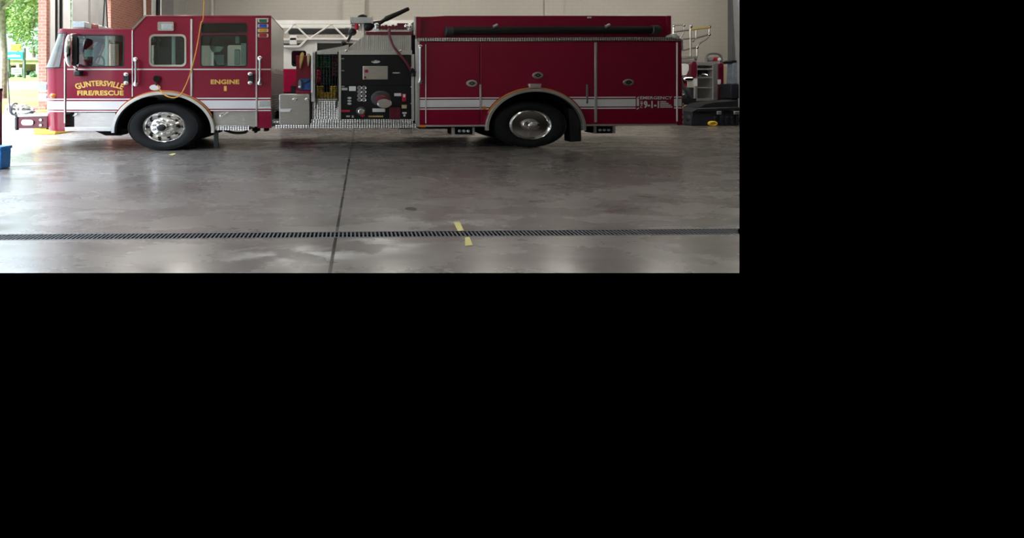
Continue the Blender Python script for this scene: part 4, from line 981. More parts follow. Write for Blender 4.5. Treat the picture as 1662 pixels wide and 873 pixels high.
vbar(690.4, 691.6, 72, 200, WHITETRIM, 'door_hinge'); vbar(964.8, 968.4, 69, 198.5, ALU, 'door_hinge'); vbar(1097.7, 1099.4, 69, 197, WHITETRIM, 'door_hinge')
vbar(778.4, 781, 137, 178, ALU, 'door_strap'); vbar(951.2, 954, 137, 168, GREYP, 'door_strap')
E.rect(MB(), 674.2, 63, 681, 205.8, -0.012, 0.05, 0).build('corner_trim', ALU, ROOT, bevel=0.006)
grab(682.2, 76, 133, r=0.028)
MB().plate(Q([(676, 62), (1089, 60.5), (1106, 64), (1106, 66.5), (1089, 66.3), (676, 67.2)]), [], -0.03, 0.45).build('top_edge_trim', DIAM, ROOT, bevel=0.006)
MB().plate(Q([(681, 203), (787, 202.6), (787, 205.2), (681, 205.8)]), [], -0.02, 0.03).build('bottom_rail', ALU, ROOT, bevel=0.004)
MB().plate(Q([(948, 201.8), (1098, 200.8), (1098, 203.6), (948, 204.6)]), [], -0.02, 0.03).build('bottom_rail', ALU, ROOT, bevel=0.004)
q = MB().plate(Q(rr(680, 202.6, 690.5, 206.4, 1.5)), [], -0.04, 0.0); q.build('amber_marker', AMBER, ROOT, bevel=0.006)
q = MB().plate(Q(rr(782.5, 172.5, 788.5, 177.5, 2)), [], -0.03, 0.0); q.build('amber_marker', AMBER, ROOT, bevel=0.006)
# stripes on the body
def stripe(x0, x1, ya, yb_, parent, A=None, side=0, v=0): return band_seg(x0, x1, ya, yb_, parent, A, side)
for ya, yb_ in ((158.6, 160.6), (162.4, 174.4), (176.2, 178.2)):
    band_seg(681.5, 690, ya, yb_, e1); band_seg(692, 778, ya, yb_, d1); band_seg(780.4, 800, ya, yb_, d2, AR, -1)
    band_seg(940, 964.6, ya, yb_, d2, AR, 1); band_seg(968.8, 1031.5, ya, yb_, d3); band_seg(1099.2, 1106, ya, yb_, e2); band_seg(1094, 1097.4, ya, yb_, d3)
for xa, xb in ((1033.5, 1037),):
    band([(xa, 158.6), (xb, 156.4), (xb, 158.4), (xa, 160.4)], d3); band([(xa, 160.4), (xb, 160.4), (xb, 172), (xa, 172)], d3); band([(xa, 176), (xb, 174.2), (xb, 176), (xa, 178)], d3)
lettering(E, 'lettering', 'EMERGENCY', 1039, 156.2, 1091, 161.2, GV, WHITE_REF, d3, bold=0.02)
lettering(E, 'lettering', '9-1-1', 1045, 163.6, 1069.5, 175.6, GV, WHITE_REF, d3, bold=0.035)
for i, ch_ in enumerate('DIAL'): lettering(E, 'lettering', ch_, 1039.6, 163.8 + i * 3.0, 1043.2, 166.2 + i * 3.0, GV, WHITE_REF, d3, bold=0.01)
q = MB()
rnd = random.Random(3)
for j in range(4):
    x = 1071.5; xe = (1081, 1085, 1089, 1091)[j]
    while x < xe:
        w_ = rnd.uniform(1.2, 2.2); E.rect(q, x, 164 + j * 2.9, min(x + w_, xe), 166 + j * 2.9, -0.006, -0.001, 0); x += w_ + 0.6
lab(q.build('fine_print', WHITE_REF, d3), 'small white lines of print, too small to read')
# oval latches on the doors
for px, py, d in ((765.5, 135.2, d1), (872.5, 122.2, d2), (1019.5, 133.6, d3)):
    c = T(px, py); s = 1 / 70.5
    q = MB().rings(c, [(9 * s, 5.4 * s, 0.0), (8.6 * s, 5.0 * s, -0.022), (6.6 * s, 3.6 * s, -0.026), (5.6 * s, 2.8 * s, -0.006), (1 * s, 1 * s, -0.006)], 28).build('door_latch', ALU, d, angle=50)
    q2 = MB(); q2.plate(Q([(px - 5, py), (px, py - 3.0), (px + 5.4, py), (px, py + 3.0)]), [Q([(px - 2.4, py), (px, py - 1.4), (px + 2.6, py), (px, py + 1.4)])], -0.032, -0.012); q2.build('latch_ring', BLACK, q)
# marker light above the rear arch
q = MB().plate(Q([(855.5, 136), (877, 136), (875, 142.6), (858, 142.6)]), [], -0.09, 0.0); q.build('fender_light', ALU, ROOT, bevel=0.015)
for px in (823.5, 908.5):
    disc(px, 144.5, 3.2, 2.2, 0.0, -0.02, MAROON, 'filler_cap', d2)
# hose bed sides above, set back from the edge
HV = 0.42
q = MB().plate(Q([(675.5, 27.5), (700, 27), (724, 25.5), (900, 25.4), (1086.5, 25.8), (1086.5, 68), (675.5, 68)], HV), [], HV, HV + 0.06); q.build('hose_bed_side', RED, ROOT, bevel=0.006)
MB().plate(Q([(675.5, 27.5), (1086.5, 25.8), (1086.5, 68), (675.5, 68)], HV), [], WID - 0.3, WID - 0.25).build('hose_bed_far_side', RED, ROOT)
E.rect(MB(), 675, 27, 683.5, 66, HV - 0.14, HV, HV - 0.14).build('hose_bed_end', RED, ROOT, bevel=0.006)
E.rect(MB(), 673.6, 26.6, 675.4, 66, HV - 0.15, HV + 0.04, HV - 0.15).build('hose_bed_trim', ALU, ROOT)
E.rect(MB(), 1080, 26.0, 1086.5, 64, HV - 0.06, HV, HV).build('hose_bed_end', RED, ROOT, bevel=0.006)
E.rect(MB(), 953, 27.6, 959, 29.6, HV - 0.03, HV, HV).build('bed_marker', WHITETRIM, ROOT)
q = MB(); E.rect(q, 683, 25.6, 1086, 40, HV + 0.2, WID - 0.4, HV); q.build('hose_bed_cover', HDARK, ROOT)
for px in (804, 986):
    q = MB(); q.plate(Q([(px - 4, 66), (px + 4, 66), (px + 4, 57), (px + 3, 40), (px - 3, 42), (px - 4, 57)], HV - 0.1), [], HV - 0.02, HV + 0.0)
    q.build('hose_bracket', MAROON, ROOT)
    q = MB(); q.tube([E.P3(px - 3.5, 43.5, HV - 0.24), E.P3(px + 3.5, 40, HV - 0.24)], 0.032, 10); q.build('bracket_latch', ALU, ROOT)
# rear light dome and rear strip
q = MB(); q.ball(E.P3(1093, 60.5, 0.25), (0.12, 0.12, 0.10)); q.ball(E.P3(1086.5, 60.5, 0.25), (0.08, 0.09, 0.06)); q.build('rear_beacon', WHITEP, ROOT)
q = MB(); uE = T(1108, 150)[0]
for i in range(4):
    z = T(1108, 178 + i * 8)[1]; q.plate([(uE - 0.02, z), (uE + 0.03, z + 0.03), (uE + 0.03, z + 0.085), (uE - 0.02, z + 0.055)], [], 0.02, WID - 0.1)
q.build('rear_chevron', WHITE_REF, ROOT)
q = MB(); E.rect(q, 1106, 64, 1109, 82, 0.05, 0.2, 0.05); q.build('rear_lamp', WHITETRIM, ROOT, bevel=0.01)
q = MB(); E.rect(q, 1107.5, 153, 1112, 159, 0.1, 0.3, 0.1); E.rect(q, 1108, 168, 1111, 172, 0.1, 0.3, 0.1); q.build('rear_step_bracket', CHROME, ROOT, bevel=0.01)
# under-body steps
def ubox(x0, y0, x1, y1, m, nm):
    h = E.rect(MB(), x0, y0, x1, y1, 0.1, 0.5, 0.1).build(nm, m, ROOT, bevel=0.008); return h
h = ubox(733, 206, 770, 219.5, DARK, 'pull_out_step')
E.rect(MB(), 733, 207, 738, 219, 0.07, 0.1, 0.07).build('step_bracket', ALU, h); E.rect(MB(), 767, 207, 770.5, 219, 0.07, 0.1, 0.07).build('step_bracket', ALU, h)
E.rect(MB(), 735, 218.2, 770, 220, 0.05, 0.4, 0.07).build('step_tread', ALU, h)
q = MB()
for i in range(3): q.ball(E.P3(746 + i * 7, 212.5, 0.09), (0.04, 0.02, 0.035))
q.build('step_light', LENS, h)
h = ubox(964, 204.5, 999, 216.5, DARK, 'pull_out_step')
E.rect(MB(), 964, 205, 968, 217, 0.07, 0.1, 0.07).build('step_bracket', ALU, h); E.rect(MB(), 995, 205, 998.5, 216, 0.07, 0.1, 0.07).build('step_bracket', ALU, h)
q = MB()
for i in range(3): q.ball(E.P3(974 + i * 7, 211, 0.09), (0.04, 0.02, 0.03))
q.build('step_light', LENS, h)
h = ubox(648.5, 208.5, 669, 217.5, ALU, 'fold_down_step')
E.rect(MB(), 656, 205, 664, 209.5, 0.12, 0.3, 0.1).build('step_hanger', DARK, h)
MB().plate(Q([(948, 204), (1026, 203.5), (1020, 207), (962, 212), (948, 213)]), [], 0.4, 1.4).build('rear_underbody', DARK, ROOT)
MB().plate(Q([(768, 208), (800, 212), (808, 222), (795, 222), (776, 215)]), [], 0.5, 0.9).build('suspension_arm', DARK, ROOT)

# -- tool board behind the cab
q = E.rect(MB(), 480.5, 90, 506, 151, 0.5, 0.6, 0.5); E.rect(q, 480.5, 147, 506, 151, 0.1, 0.6, 0.1); q.build('tool_board', RED, ROOT, bevel=0.006)
# ---- loose things carried on the engine
def on_truck(o, label, cat, group=None):
    o.location = ROOT.location; o.rotation_euler = ROOT.rotation_euler
    return tag(o, label, cat, group)
q = MB(); q.plate(Q([(488, 87), (491, 84.5), (493.2, 86), (492.6, 96), (490.4, 103), (488, 112), (486.6, 110), (486.4, 98)], 0.42), [], 0.36, 0.492)
on_truck(q.build('hanging_strap', YSTRAP, bevel=0.025), 'faded yellow strap hanging on the red board behind the cab', 'strap')
q = MB(); q.plate(Q([(498.2, 87), (503, 87), (503.4, 96), (502, 104), (500, 109), (498.6, 98)], 0.42), [], 0.38, 0.492)
on_truck(q.build('canvas_pouch', BEIGE, bevel=0.02), 'small beige pouch beside the yellow strap behind the cab', 'pouch')
q = MB().plate(Q(rr(484.5, 127.5, 508.5, 146, 5), 0.2), [], 0.14, 0.46); bg_ = q.build('duffel_bag', BLUEF, bevel=0.06, segs=3)
on_truck(bg_, 'blue duffel bag lying on the shelf behind the cab', 'bag')
q = MB(); q.tube(bez([E.P3(488, 130, 0.12), E.P3(494, 135, 0.10), E.P3(504, 129, 0.12)], 6), 0.014, 6); q.build('strap', BLACK, bg_)
q = MB().plate(Q(rr(484.8, 130, 489.5, 144.5, 2.5), 0.2), [], 0.11, 0.2); q.build('end_panel', GREYB, bg_, bevel=0.02)
q = MB(); q.ball(E.P3(486.5, 141, 0.1), (0.035, 0.03, 0.025)); q.build('buckle', PAPER, bg_)
def folded_hose(x0, y0, x1, y1, nx, ny, v, m, nm, label, seed, skip=()):
    rnd = random.Random(seed); q = MB()
    cw, chh = (x1 - x0) / nx, (y1 - y0) / ny
    for j in range(ny):
        for i in range(nx):
            if (i, j) in skip: continue
            cx, cy = x0 + cw * (i + .5) + rnd.uniform(-.4, .4), y0 + chh * (j + .5) + rnd.uniform(-.4, .4)
            a = cw * 0.52 / 71.5; b = chh * 0.52 / 71.5; c = E.P3(cx, cy, v + rnd.uniform(0, 0.05))
            # a lay-flat hose doubled over: the rounded fold faces out, flat tail runs in
            pts = [(c[1] + 0.23, 1.0), (c[1] + 0.1, 1.0), (c[1] + 0.03, 0.92), (c[1] + 0.0, 0.62), (c[1] - 0.008, 0.2)]
            q.rings((c[0], c[2]), [(a * f, b * f, vv) for vv, f in pts], 16)
            q.tube([(c[0] - a * 0.8, c[1] + 0.02, c[2]), (c[0], c[1] - 0.02, c[2] + 0.004), (c[0] + a * 0.8, c[1] + 0.02, c[2])], 0.008, 5)
    return on_truck(q.build(nm, m), label, 'hose', 'hoses in the crosslay bay')
folded_hose(513, 91, 538, 110, 4, 5, 0.10, HGREEN, 'fire_hose', 'bright green hose folded at the top of the hose bay', 11)
folded_hose(539.5, 88, 548.5, 124, 2, 7, 0.12, HMAR, 'fire_hose', 'maroon hose ends stacked along the right of the hose bay', 12)
folded_hose(523, 112, 538, 137.5, 3, 6, 0.13, HDARK, 'fire_hose', 'dark green hose folded in the middle of the hose bay', 13)
folded_hose(513, 139, 547, 159.6, 6, 6, 0.10, HYEL, 'fire_hose', 'yellow hose folded at the bottom of the hose bay', 14, skip=[(2, 0), (3, 0), (2, 1), (3, 1), (2, 2), (3, 2)])
folded_hose(512.5, 113, 521.5, 134, 1, 2, 0.10, HRED, 'fire_hose', 'bright red hose bundle at the left of the hose bay', 15)
nb = MB()
for i in range(9): nb.tube([E.P3(512 + i * 4.6, 88, 0.035), E.P3(512 + i * 4.6, 165, 0.035)], 0.007, 5)
for j in range(12): nb.tube([E.P3(511, 90 + j * 6.6, 0.03), E.P3(550, 90 + j * 6.6, 0.03)], 0.007, 5)
for px in (514, 547): nb.tube(bez([E.P3(px, 163, 0.02), E.P3(px - 1, 170, -0.02), E.P3(px - 1.6, 176, -0.02)], 4), 0.016, 6)
nb.tube([E.P3(513, 84, 0.0), E.P3(514, 164, 0.0)], 0.014, 6); nb.tube([E.P3(548.5, 84, -0.01), E.P3(548.5, 164, -0.01)], 0.014, 6)
on_truck(nb.build('cargo_net', BLACK), 'black cargo net strapped over the folded hoses', 'net')
# red booster line from the deck to the body corner
q = MB(); q.tube(bez([E.P3(632, 46, 0.04), E.P3(632.5, 58, -0.02), E.P3(638, 74, -0.06), E.P3(647, 86, -0.07), E.P3(659, 101, -0.07), E.P3(667, 114, -0.05)], 8), 0.028, 10)
ho = q.build('booster_hose', HMAR); on_truck(ho, 'maroon hose hanging from the deck down across the pump panel', 'hose')
q = MB(); q.tube([E.P3(667, 113, -0.05), E.P3(672, 119, -0.03)], 0.06, 12); q.tube([E.P3(671, 116, -0.04), E.P3(671, 124, -0.04)], 0.05, 12); q.build('nozzle', BLACK, ho)
# suction hose on the hose bed side
sv = HV - 0.13
q = MB(); q.tube([E.P3(728, 50.4, sv), E.P3(760, 49.6, sv), E.P3(900, 48.6, sv), E.P3(1062, 48.4, sv)], 0.085, 18); sh_ = q.build('suction_hose', BLACK)
on_truck(sh_, 'long black hard suction hose racked along the upper body side', 'hose')
for x0, x1, y in ((722, 735, 51), (1056, 1069, 48.6)):
    q = MB(); q.tube([E.P3(x0, y, sv), E.P3(x0 + 1, y, sv), E.P3(x1 - 3, y, sv), E.P3(x1, y, sv)], [0.10, 0.115, 0.115, 0.095], 18); q.build('coupling', DKGREY, sh_)

# shore power cord from the ceiling
cpts = [ray(334, -30, 9.0), ray(331.5, 0, 9.2), ray(326, 40, 9.4), ray(318, 85, 9.55), ray(308, 122, 9.65), ray(298, 146, 9.7), ray(291, 155.5, 9.7), ray(282, 158.6, 9.68), ray(272, 156.5, 9.68), ray(264, 151, 9.70), ray(259, 144, 9.72), ray(255.5, 138, 9.73)]
cpts[0] = (cpts[0][0], cpts[0][1], ZC)
q = MB(); q.tube(bez(cpts, 6), 0.0125, 8)
tag(q.build('power_cord', CORD), 'orange power cord hanging from the ceiling in front of the cab', 'cord')

# ================================================================== behind the engine
# ladder truck in the next bay
Lf = Frame('ladder_truck', 'white and red ladder truck parked behind the fire engine', 'fire truck', *ray(560, 200, 16.2)[:2])
LT, LQ = Lf.T, Lf.Q
MB().plate(LQ([(455, 75), (485, 75), (497, 66), (600, 66), (600, 112), (455, 112)]), [LQ(rr(473, 82, 497, 108, 4)), LQ([(513, 70), (590, 70), (590, 92), (513, 92)])], 0, 0.08).build('cab_upper', WHITEP, Lf.o, bevel=0.01)
Lf.rect(MB(), 455, 148, 760, 196, 0.3, 2.4).build('dark_underbody_skirt', DARK, Lf.o)  # dark skirt added high up so no red side mirrors in the floor
Lf.rect(MB(), 515, 112, 760, 150, 0.05, 2.4).build('added_dark_body', DKGREY, Lf.o)  # unseen dark body added in place of red, keeps red out of floor reflection
Lf.rect(MB(), 455, 112, 515, 150, 0, 2.4).build('lower_body', RED, Lf.o, bevel=0.02)
Lf.rect(MB(), 600, 80, 760, 112, 0.05, 2.4).build('rear_body', WHITEP, Lf.o, bevel=0.02)
Lf.rect(MB(), 457, 76, 599, 112, 1.2, 2.4).build('cab_interior', INTER, Lf.o)
Lf.rect(MB(), 455, 66, 600, 70, 0.08, 2.4).build('cab_roof', WHITEP, Lf.o)
Lf.rect(MB(), 472, 81, 498, 109, 0.03, 0.05).build('window_glass', DGLASS, Lf.o); Lf.rect(MB(), 512, 69.5, 591, 93, 0.03, 0.05).build('window_glass', DGLASS, Lf.o)
MB().plate(LQ([(460, 74), (486, 74), (498, 62.2), (572, 62.2), (572, 65.5), (499, 65.5), (488, 77.2), (460, 77.2)]), [], -0.1, 0.1).build('cab_rail', WHITEP, Lf.o, bevel=0.015)
Lf.rect(MB(), 511.2, 66, 514.5, 84, -0.04, 0.02).build('door_post', WHITEP, Lf.o)
Lf.rect(MB(), 470, 57.5, 481.5, 72.5, -0.05, 0.4).build('roof_locker', WHITEP, Lf.o, bevel=0.02)
lc = MB()
def lad(v):
    q = MB()
    Lf.rect(q, 420, 33, 700, 39.2, v, v + 0.09, 0); Lf.rect(q, 440, 62.0, 700, 65.2, v, v + 0.09, 0)
    xs = [478, 502, 538, 562, 598, 622, 658, 682]
    for i in range(len(xs) - 1):
        (a, b) = ((xs[i], 39), (xs[i + 1], 63)) if i % 2 == 0 else ((xs[i], 63), (xs[i + 1], 39))
        q.tube([Lf.P3(a[0], a[1], v + 0.045), Lf.P3(b[0], b[1], v + 0.045)], 0.032, 8)
    q.tube([Lf.P3(478, 39, v + 0.045), Lf.P3(463, 54, v + 0.045)], 0.032, 8)
    return q
LA = lad(-0.05).build('ladder', WHITEP, Lf.o)
fa = MB()
for i in range(24):
    px = 466 + i * 9.0; fa.tube([Lf.P3(px, 58, 0.1), Lf.P3(px, 58, 1.0)], 0.02, 6)
fa.build('rungs', ALU, LA)
q = lad(1.0); q.build('far_truss', WHITEP, LA)
Lf.rect(MB(), 468, 46.5, 566, 54.5, 0.4, 0.7, 0.4).build('inner_fly', BLACK, LA)
Lf.rect(MB(), 560, 44, 568, 62, 0.5, 0.7, 0.4).build('ladder_pulley', GREYP, LA)
q = MB(); q.tube([Lf.P3(554, 76, -0.1), Lf.P3(556, 68, -0.1)], 0.03); q.ball(Lf.P3(558, 69, -0.1), (0.09, 0.06, 0.06)); q.build('mirror', BLACK, Lf.o)
for px in (500, 720):
    c = Lf.T(px, 180); q = MB(); q.rings((c[0], 0.52), [(0.35, 0.28, 0.02), (0.6, 0.45, -0.03), (0.72, 0.52, 0.03), (0.72, 0.52, 2.3), (0.5, 0.4, 2.35)], 32); q.build('wheel', RUBBER, Lf.o)
Lf.rect(MB(), 474, 132, 482, 140, -0.05, 0.0).build('wheel_arch_trim', CHROME, Lf.o)
Lf.rect(MB(), 472, 139, 482, 150, -0.03, 0.0).build('wheel_opening', DARK, Lf.o)

# folded bay door and its cables
fd = bpy.data.objects.new('folding_bay_door', None); C.objects.link(fd); fd.location = (XW, py_(113), 0); tag(fd, 'grey folding bay door standing open between the white jamb and the trees', 'door')
zig = [(0.06, 0.03), (0.30, 0.48), (0.08, 0.98), (0.42, 1.45), (0.06, py_(163) - py_(113))]
for i in range(4):
    (xa, ya), (xb, yb2) = zig[i], zig[i + 1]; d = Vector((xb - xa, yb2 - ya)).normalized(); nn = Vector((-d.y, d.x)) * 0.025
    q = MB(); P = [(xa + nn.x, ya + nn.y), (xb + nn.x, yb2 + nn.y), (xb - nn.x, yb2 - nn.y), (xa - nn.x, ya - nn.y)]
    q.add([(x, y, 0.02) for x, y in P] + [(x, y, 4.85) for x, y in P], [(0, 1, 2, 3), (7, 6, 5, 4), (0, 4, 5, 1), (1, 5, 6, 2), (2, 6, 7, 3), (3, 7, 4, 0)])
    q.build('door_leaf', GREYD, fd)
q = MB(); yA = py_(142) - py_(113); q.tube([(0.6, yA - 0.12, 3.2), (0.6, yA + 0.06, 4.9)], 0.025, 6); q.tube([(0.6, yA + 0.22, 3.2), (0.6, yA + 0.06, 4.9)], 0.025, 6); q.build('pull_cable', BLACK, fd)

# right-hand back corner: rescue truck with open shelves
R = Frame('brush_truck', 'small red brush truck with open grey shelves beyond the rear of the engine', 'fire truck', *ray(1140, 190, 19.5)[:2])
RT, RQ = R.T, R.Q
sf_ = MB(); sf_.plate(RQ([(1128, 100), (1163, 100), (1163, 164), (1128, 164)]), [RQ([(1132, 106), (1157, 106), (1157, 160), (1132, 160)])], 0, 1.2)
R.rect(sf_, 1131, 105, 1158, 161, 0.9, 0.95, 0); SH = sf_.build('shelf_cabinet', ALU, R.o, bevel=0.01)
for y in (111, 124.5, 141): R.rect(MB(), 1131.5, y, 1157.5, y + 2.2, 0.02, 0.9, 0).build('shelf', ALU, SH)
R.rect(MB(), 1157.4, 104, 1164, 162, -0.05, 0.0, 0).build('cabinet_door', GREYP, SH)
R.rect(MB(), 1133, 113, 1154, 120, 0.3, 0.8, 0.3).build('equipment_box', BLACK, SH, bevel=0.02)
q = MB(); q.tube([R.P3(1136, 123, 0.2), R.P3(1140, 119.5, 0.3), R.P3(1148, 122, 0.2)], 0.04); q.build('tool', CHROME, SH)
q = MB().plate(RQ(rr(1163.5, 103, 1171.5, 165, 3)), [], -0.1, 1.3); q.build('corner_body', MAROON, R.o, bevel=0.03)
q = MB().plate(RQ(rr(1119, 100, 1128.5, 127, 4, ry=8)), [], -0.1, 1.0); q.build('front_corner_body', MAROON, R.o, bevel=0.04)
R.rect(MB(), 1126.5, 128, 1132, 140, -0.06, 0.0).build('side_plate', WHITETRIM, R.o); R.rect(MB(), 1165.5, 129, 1170, 137, -0.13, -0.1).build('side_light', WHITETRIM, R.o)
R.rect(MB(), 1105, 97.5, 1130, 101.5, 0.0, 1.0).build('deck_rail', ALU, R.o); R.rect(MB(), 1105, 102.5, 1124, 104.5, 0.0, 1.0).build('deck_rail', ALU, R.o)
q = MB(); q.tube(bez([R.P3(1146, 101, 0.2), R.P3(1146.5, 93, 0.2), R.P3(1150, 88, 0.2), R.P3(1158, 86.8, 0.2), R.P3(1166, 88, 0.2), R.P3(1170.5, 93, 0.2), R.P3(1171, 104, 0.2)], 6), 0.045, 10); q.build('roll_bar', GREYP, R.o)
R.rect(MB(), 1157, 93, 1169, 99.5, 0.1, 0.5, 0.1).build('beacon', REDL, R.o, bevel=0.04); q = MB(); q.ball(R.P3(1167.5, 96.5, 0.05), (0.07, 0.06, 0.08)); q.build('beacon_lens', WHITETRIM, R.o)
q = MB(); q.ball(R.P3(1153, 97, 0.2), (0.12, 0.1, 0.09)); q.build('roof_horn', GREYP, R.o)
R.rect(MB(), 1125, 164, 1172, 172, 0.05, 1.3, 0.0).build('sill', DARK, R.o)
for px in (1136, 1166):
    c = R.T(px, 180); q = MB(); q.rings((c[0], 0.36), [(0.25, 0.2, 0.05), (0.48, 0.36, 0.0), (0.5, 0.36, 0.05), (0.5, 0.36, 0.35)], 28); q.build('wheel', RUBBER, R.o)
# skid pump beside it
K_ = Frame('skid_pump', 'grey pump unit with white tank between the engine tail and open shelves', 'pump', *ray(1113, 195, 18.2)[:2])
q = MB().plate(K_.Q([(1104, 104), (1112, 103), (1119, 105), (1119, 113), (1115, 122), (1108, 123), (1104, 118)]), [], 0, 0.5); lab(q.build('tank', WHITETRIM, K_.o, bevel=0.06), 'white tank')
q = MB(); q.tube([K_.P3(1108, 128, -0.1), K_.P3(1109.5, 128, -0.1), K_.P3(1122, 128, -0.1), K_.P3(1124, 128, -0.1)], [0.05, 0.10, 0.10, 0.06], 16); q.build('cylinder', CHROME, K_.o)
K_.rect(MB(), 1104, 131, 1116.5, 141.5, -0.05, 0.4).build('fuel_can', HRED, K_.o, bevel=0.06)
q = MB(); q.ball(K_.P3(1112, 152, 0.1), (0.22, 0.2, 0.28)); K_.rect(q, 1112, 142, 1126, 162, 0.2, 0.5); q.tube([K_.P3(1104, 126, -0.05), K_.P3(1108, 140, -0.12), K_.P3(1118, 152, -0.1), K_.P3(1122, 160, -0.05)], 0.06); q.build('motor', DKGREY, K_.o)
q = MB(); K_.rect(q, 1102, 160, 1130, 168, -0.2, 0.6)
for px in (1104, 1127): K_.rect(q, px - 1.5, 166, px + 1.5, 196.5, -0.1, 0.4)
q.build('frame', DARK, K_.o)
# chrome tube rack, planks, tarp and wheeled case
N = Frame('tube_rack', 'bent chrome tube rack standing behind the tail of the engine', 'rack', *ray(1115, 190, 20.8)[:2])
def tb(pts, nm='rail', r=0.036): return MB().tube([N.P3(*p) for p in pts], r, 10).build(nm, TRIMM, N.o)
tb([(1092, 62, 0), (1093, 41, 0), (1110, 41, 0), (1109, 54, 0), (1104, 62, 0), (1100, 92, 0)], 'hoop')
tb([(1120, 41, 0), (1120.5, 92, 0)], 'post', 0.05); tb([(1131, 92, 0), (1131, 76, 0), (1136, 70, 0), (1147, 63, 0), (1150.5, 58, 0), (1151, 43, 0)], 'bent_post')
tb([(1092, 52, 0), (1120, 48.5, 0), (1151, 44.5, 0)]); tb([(1108, 63.4, 0), (1128, 62.5, 0), (1150, 56.4, 0)]); tb([(1107, 82.5, 0), (1120, 79, 0), (1132, 77.4, 0)])
tb([(1129.5, 47, 0), (1129.8, 62, 0), (1124, 68, 0)], 'brace')
q = MB(); q.tube([N.P3(1121, 48, -0.05), N.P3(1151, 44.6, -0.05)], 0.05, 8); q.build('grip_wrap', YSTRAP, N.o)
for px, py in ((1093.4, 42), (1110, 41.6), (1121.6, 43), (1122, 47.5), (1151.5, 43.5), (1151, 56), (1131.5, 77)):
    q = MB(); q.ball(N.P3(px, py, -0.03), (0.06, 0.05, 0.07)); q.build('joint', CHROME, N.o)
N.rect(MB(), 1098, 91.5, 1132, 94.8, -0.2, 0.6).build('platform', ALU, N.o)
q = MB()
for px in (1103, 1129): q.tube([N.P3(px, 94, 0.2), (N.P3(px, 94, 0.2)[0], 0.2, 0.0)], 0.045)
q.build('leg', GREYP, N.o)
wc = Frame('wheeled_case', 'large black plastic case with yellow wheel on the floor at the right', 'case', *ray(1160, 204.5, 16.1)[:2])
q = MB().plate(wc.Q([(1124, 181), (1133, 176.5), (1200, 176.5), (1200, 203.5), (1122, 203.5)]), [], 0, 0.9)
for i in range(5):
    wc.rect(q, 1160 + i * 9, 189, 1164 + i * 9, 202, -0.03, 0.0)
q.build('body', CASE, wc.o, bevel=0.03)
MB().plate(wc.Q([(1121, 182), (1130, 175.6), (1200, 173.6), (1200, 179.6), (1131, 181)]), [], -0.04, 0.95).build('lid', CASE, wc.o, bevel=0.03)
q = MB(); q.ball(wc.P3(1123, 192, 0.2), (0.2, 0.2, 0.2)); q.build('bumper_corner', CASE, wc.o)
for x0, x1 in ((1164.5, 1171.5), (1192, 1200)): wc.rect(MB(), x0, 180.4, x1, 185.8, -0.07, -0.02).build('latch', ALU, wc.o, bevel=0.01)
c = wc.T(1155.5, 200.4); q = MB(); q.rings(c, [(0.16, 0.09, 0.02), (0.165, 0.095, -0.06), (0.11, 0.06, -0.08), (0.10, 0.055, -0.06), (0.02, 0.01, -0.06)], 28); q.build('wheel', YPAINT, wc.o)
o = MB(); tp_ = wc.Q([(1136, 174.5), (1146, 169), (1162, 166.2), (1180, 165), (1200, 163), (1200, 173.3), (1136, 175.1)]); o.plate(tp_, [], 0.05, 0.8); o = o.build('folded_tarp', TARP, bevel=0.04)
o.location = wc.o.location; tag(o, 'crumpled black tarp on top of the wheeled plastic case', 'tarp')
pk = Frame('timber_plank', 'pale timber plank on a low stack beside the engine tail', 'plank', *ray(1128, 195, 17.2)[:2])
MB().plate(pk.Q([(1108, 171.5), (1149, 170), (1149, 174), (1108, 176.5)]), [], 0, 0.5).build('board', WOODP, pk.o, bevel=0.01)
q = MB(); pk.rect(q, 1109, 175.5, 1114, 200.3, 0.05, 0.45, 0); pk.rect(q, 1133, 175.2, 1138, 200.3, 0.05, 0.45, 0); pk.rect(q, 1109, 181, 1138, 185, 0.1, 0.4, 0); q.build('trestle', BARK, pk.o)
gc = Frame('equipment_stack', 'black equipment boxes under a grey blue drape at the far right edge', 'boxes', *ray(1193, 190, 18.6)[:2])
gc.rect(MB(), 1186.5, 136, 1200, 160, 0, 0.6).build('upper_box', CASE, gc.o, bevel=0.03); gc.rect(MB(), 1188, 160, 1200, 195.5, 0.05, 0.6, 0).build('lower_box', CASE, gc.o, bevel=0.03)
MB().plate(gc.Q([(1193, 100), (1197, 98), (1200, 98), (1200, 136), (1191.5, 136)]), [], 0.1, 0.4).build('drape', GREYB, gc.o, bevel=0.05)
MB().plate(gc.Q([(1187, 100), (1193, 97.5), (1200, 98), (1200, 101), (1190, 103)]), [], 0.1, 0.5).build('top_rail', BLACK, gc.o, bevel=0.02)
bx = Frame('wall_cabinet', 'pale beige cabinet standing against the far wall behind the shelves', 'cabinet', *ray(1181, 185, 22.5)[:2])
bx.rect(MB(), 1171, 106, 1191, 182, 0, 1.2).build('body', CREAM, bx.o, bevel=0.02)
bx.rect(MB(), 1172, 107, 1190, 152, -0.02, 0.0).build('door', CREAM, bx.o, bevel=0.01); bx.rect(MB(), 1172, 154, 1190, 181, -0.02, 0.0).build('drawer', CREAM, bx.o, bevel=0.01)

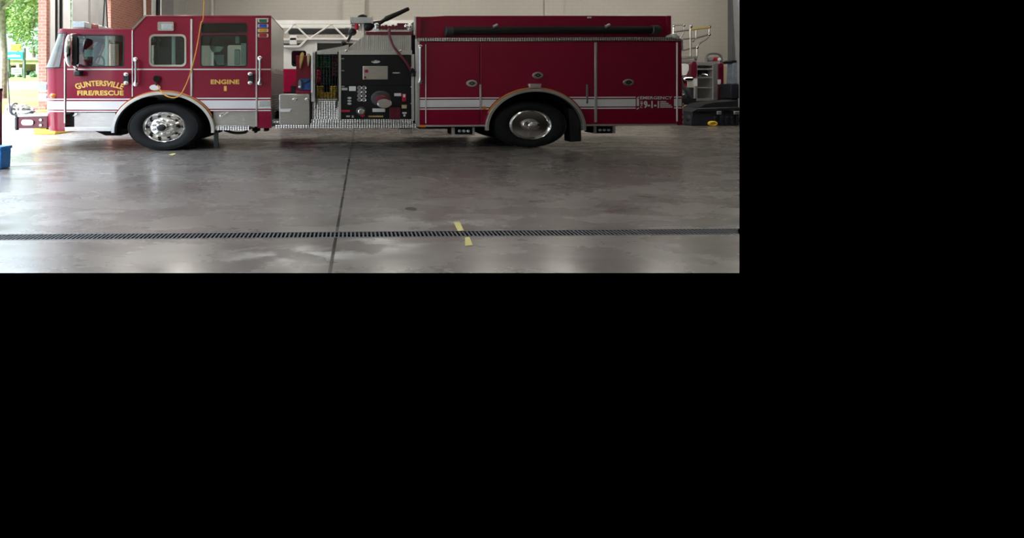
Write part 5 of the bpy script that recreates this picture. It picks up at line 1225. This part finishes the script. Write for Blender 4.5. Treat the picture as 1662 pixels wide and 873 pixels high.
# ================================================================== near left: blue bin and red post
bn = Frame('storage_bin', 'blue plastic bin on the floor at the left edge', 'bin', *ray(4, 275, 7.62)[:2])
q = MB(); ts = bn.Q([(-30, 275.3), (1.0, 275.3), (2.4, 242), (-30, 242)]); q.plate(ts, [], 0, 0.22); q.build('body', BIN, bn.o, bevel=0.02)
bn.rect(MB(), -30, 238.2, 3.2, 243.4, -0.02, 0.235, 0).build('rim', BIN, bn.o, bevel=0.012)
bn.rect(MB(), 2.0, 240, 4.6, 246.5, 0.07, 0.16, 0).build('handle', BIN, bn.o, bevel=0.01)
rp = Frame('red_post', 'dark red steel post rising behind the blue bin', 'post', *ray(0, 262, 8.35)[:2])
q = rp.rect(MB(), -20, 147, -5.5, 263.7, 0, 0.13); q.build('shaft', MAROON, rp.o, bevel=0.01)
rp.rect(MB(), -20.5, 143.5, -5.3, 148, -0.01, 0.14).build('cap', BLACK, rp.o, bevel=0.01)
rp.rect(MB(), -22, 261.5, -4, 263.7, -0.03, 0.16).build('base_plate', MAROON, rp.o)

# yellow guard at the pier behind the bumper
yp = py_(66)
q = MB().plate([(0, 0), (0.62, 0), (0.62, 0.10), (0.16, 0.16), (0.16, 0.66), (0.0, 0.70)], [], -0.45, 0.55)
o = q.build('pier_guard', YPAINT, bevel=0.02); o.location = (XW + 0.12, yp, 0); tag(o, 'yellow guard at the foot of the brick pier behind the bumper', 'guard')

# floor marks
def tape(px, label):
    pts = [(ray(x, y, F * EYE / (y - CY))[0], F * EYE / (y - CY)) for x, y in px]
    q = MB(); n = len(pts); q.add([(x, y, 0.001) for x, y in pts] + [(x, y, 0.004) for x, y in pts], [tuple(range(n)), tuple(range(2 * n - 1, n - 1, -1))] + [(i, (i + 1) % n, (i + 1) % n + n, i + n) for i in range(n)])
    return tag(q.build('floor_tape', TAPE), label, 'tape')
tape([(736.5, 361), (746, 360.5), (753, 374.6), (743, 375.2)], 'yellow tape strip on the floor just behind the drain')
tape([(754.5, 385.5), (762, 385), (767.5, 398.6), (755, 399.6)], 'yellow tape strip on the floor in front of the drain')
tape([(274, 251), (281, 248.6), (286, 249.2), (280, 252)], 'small yellow tape scrap on the floor under the front tire')
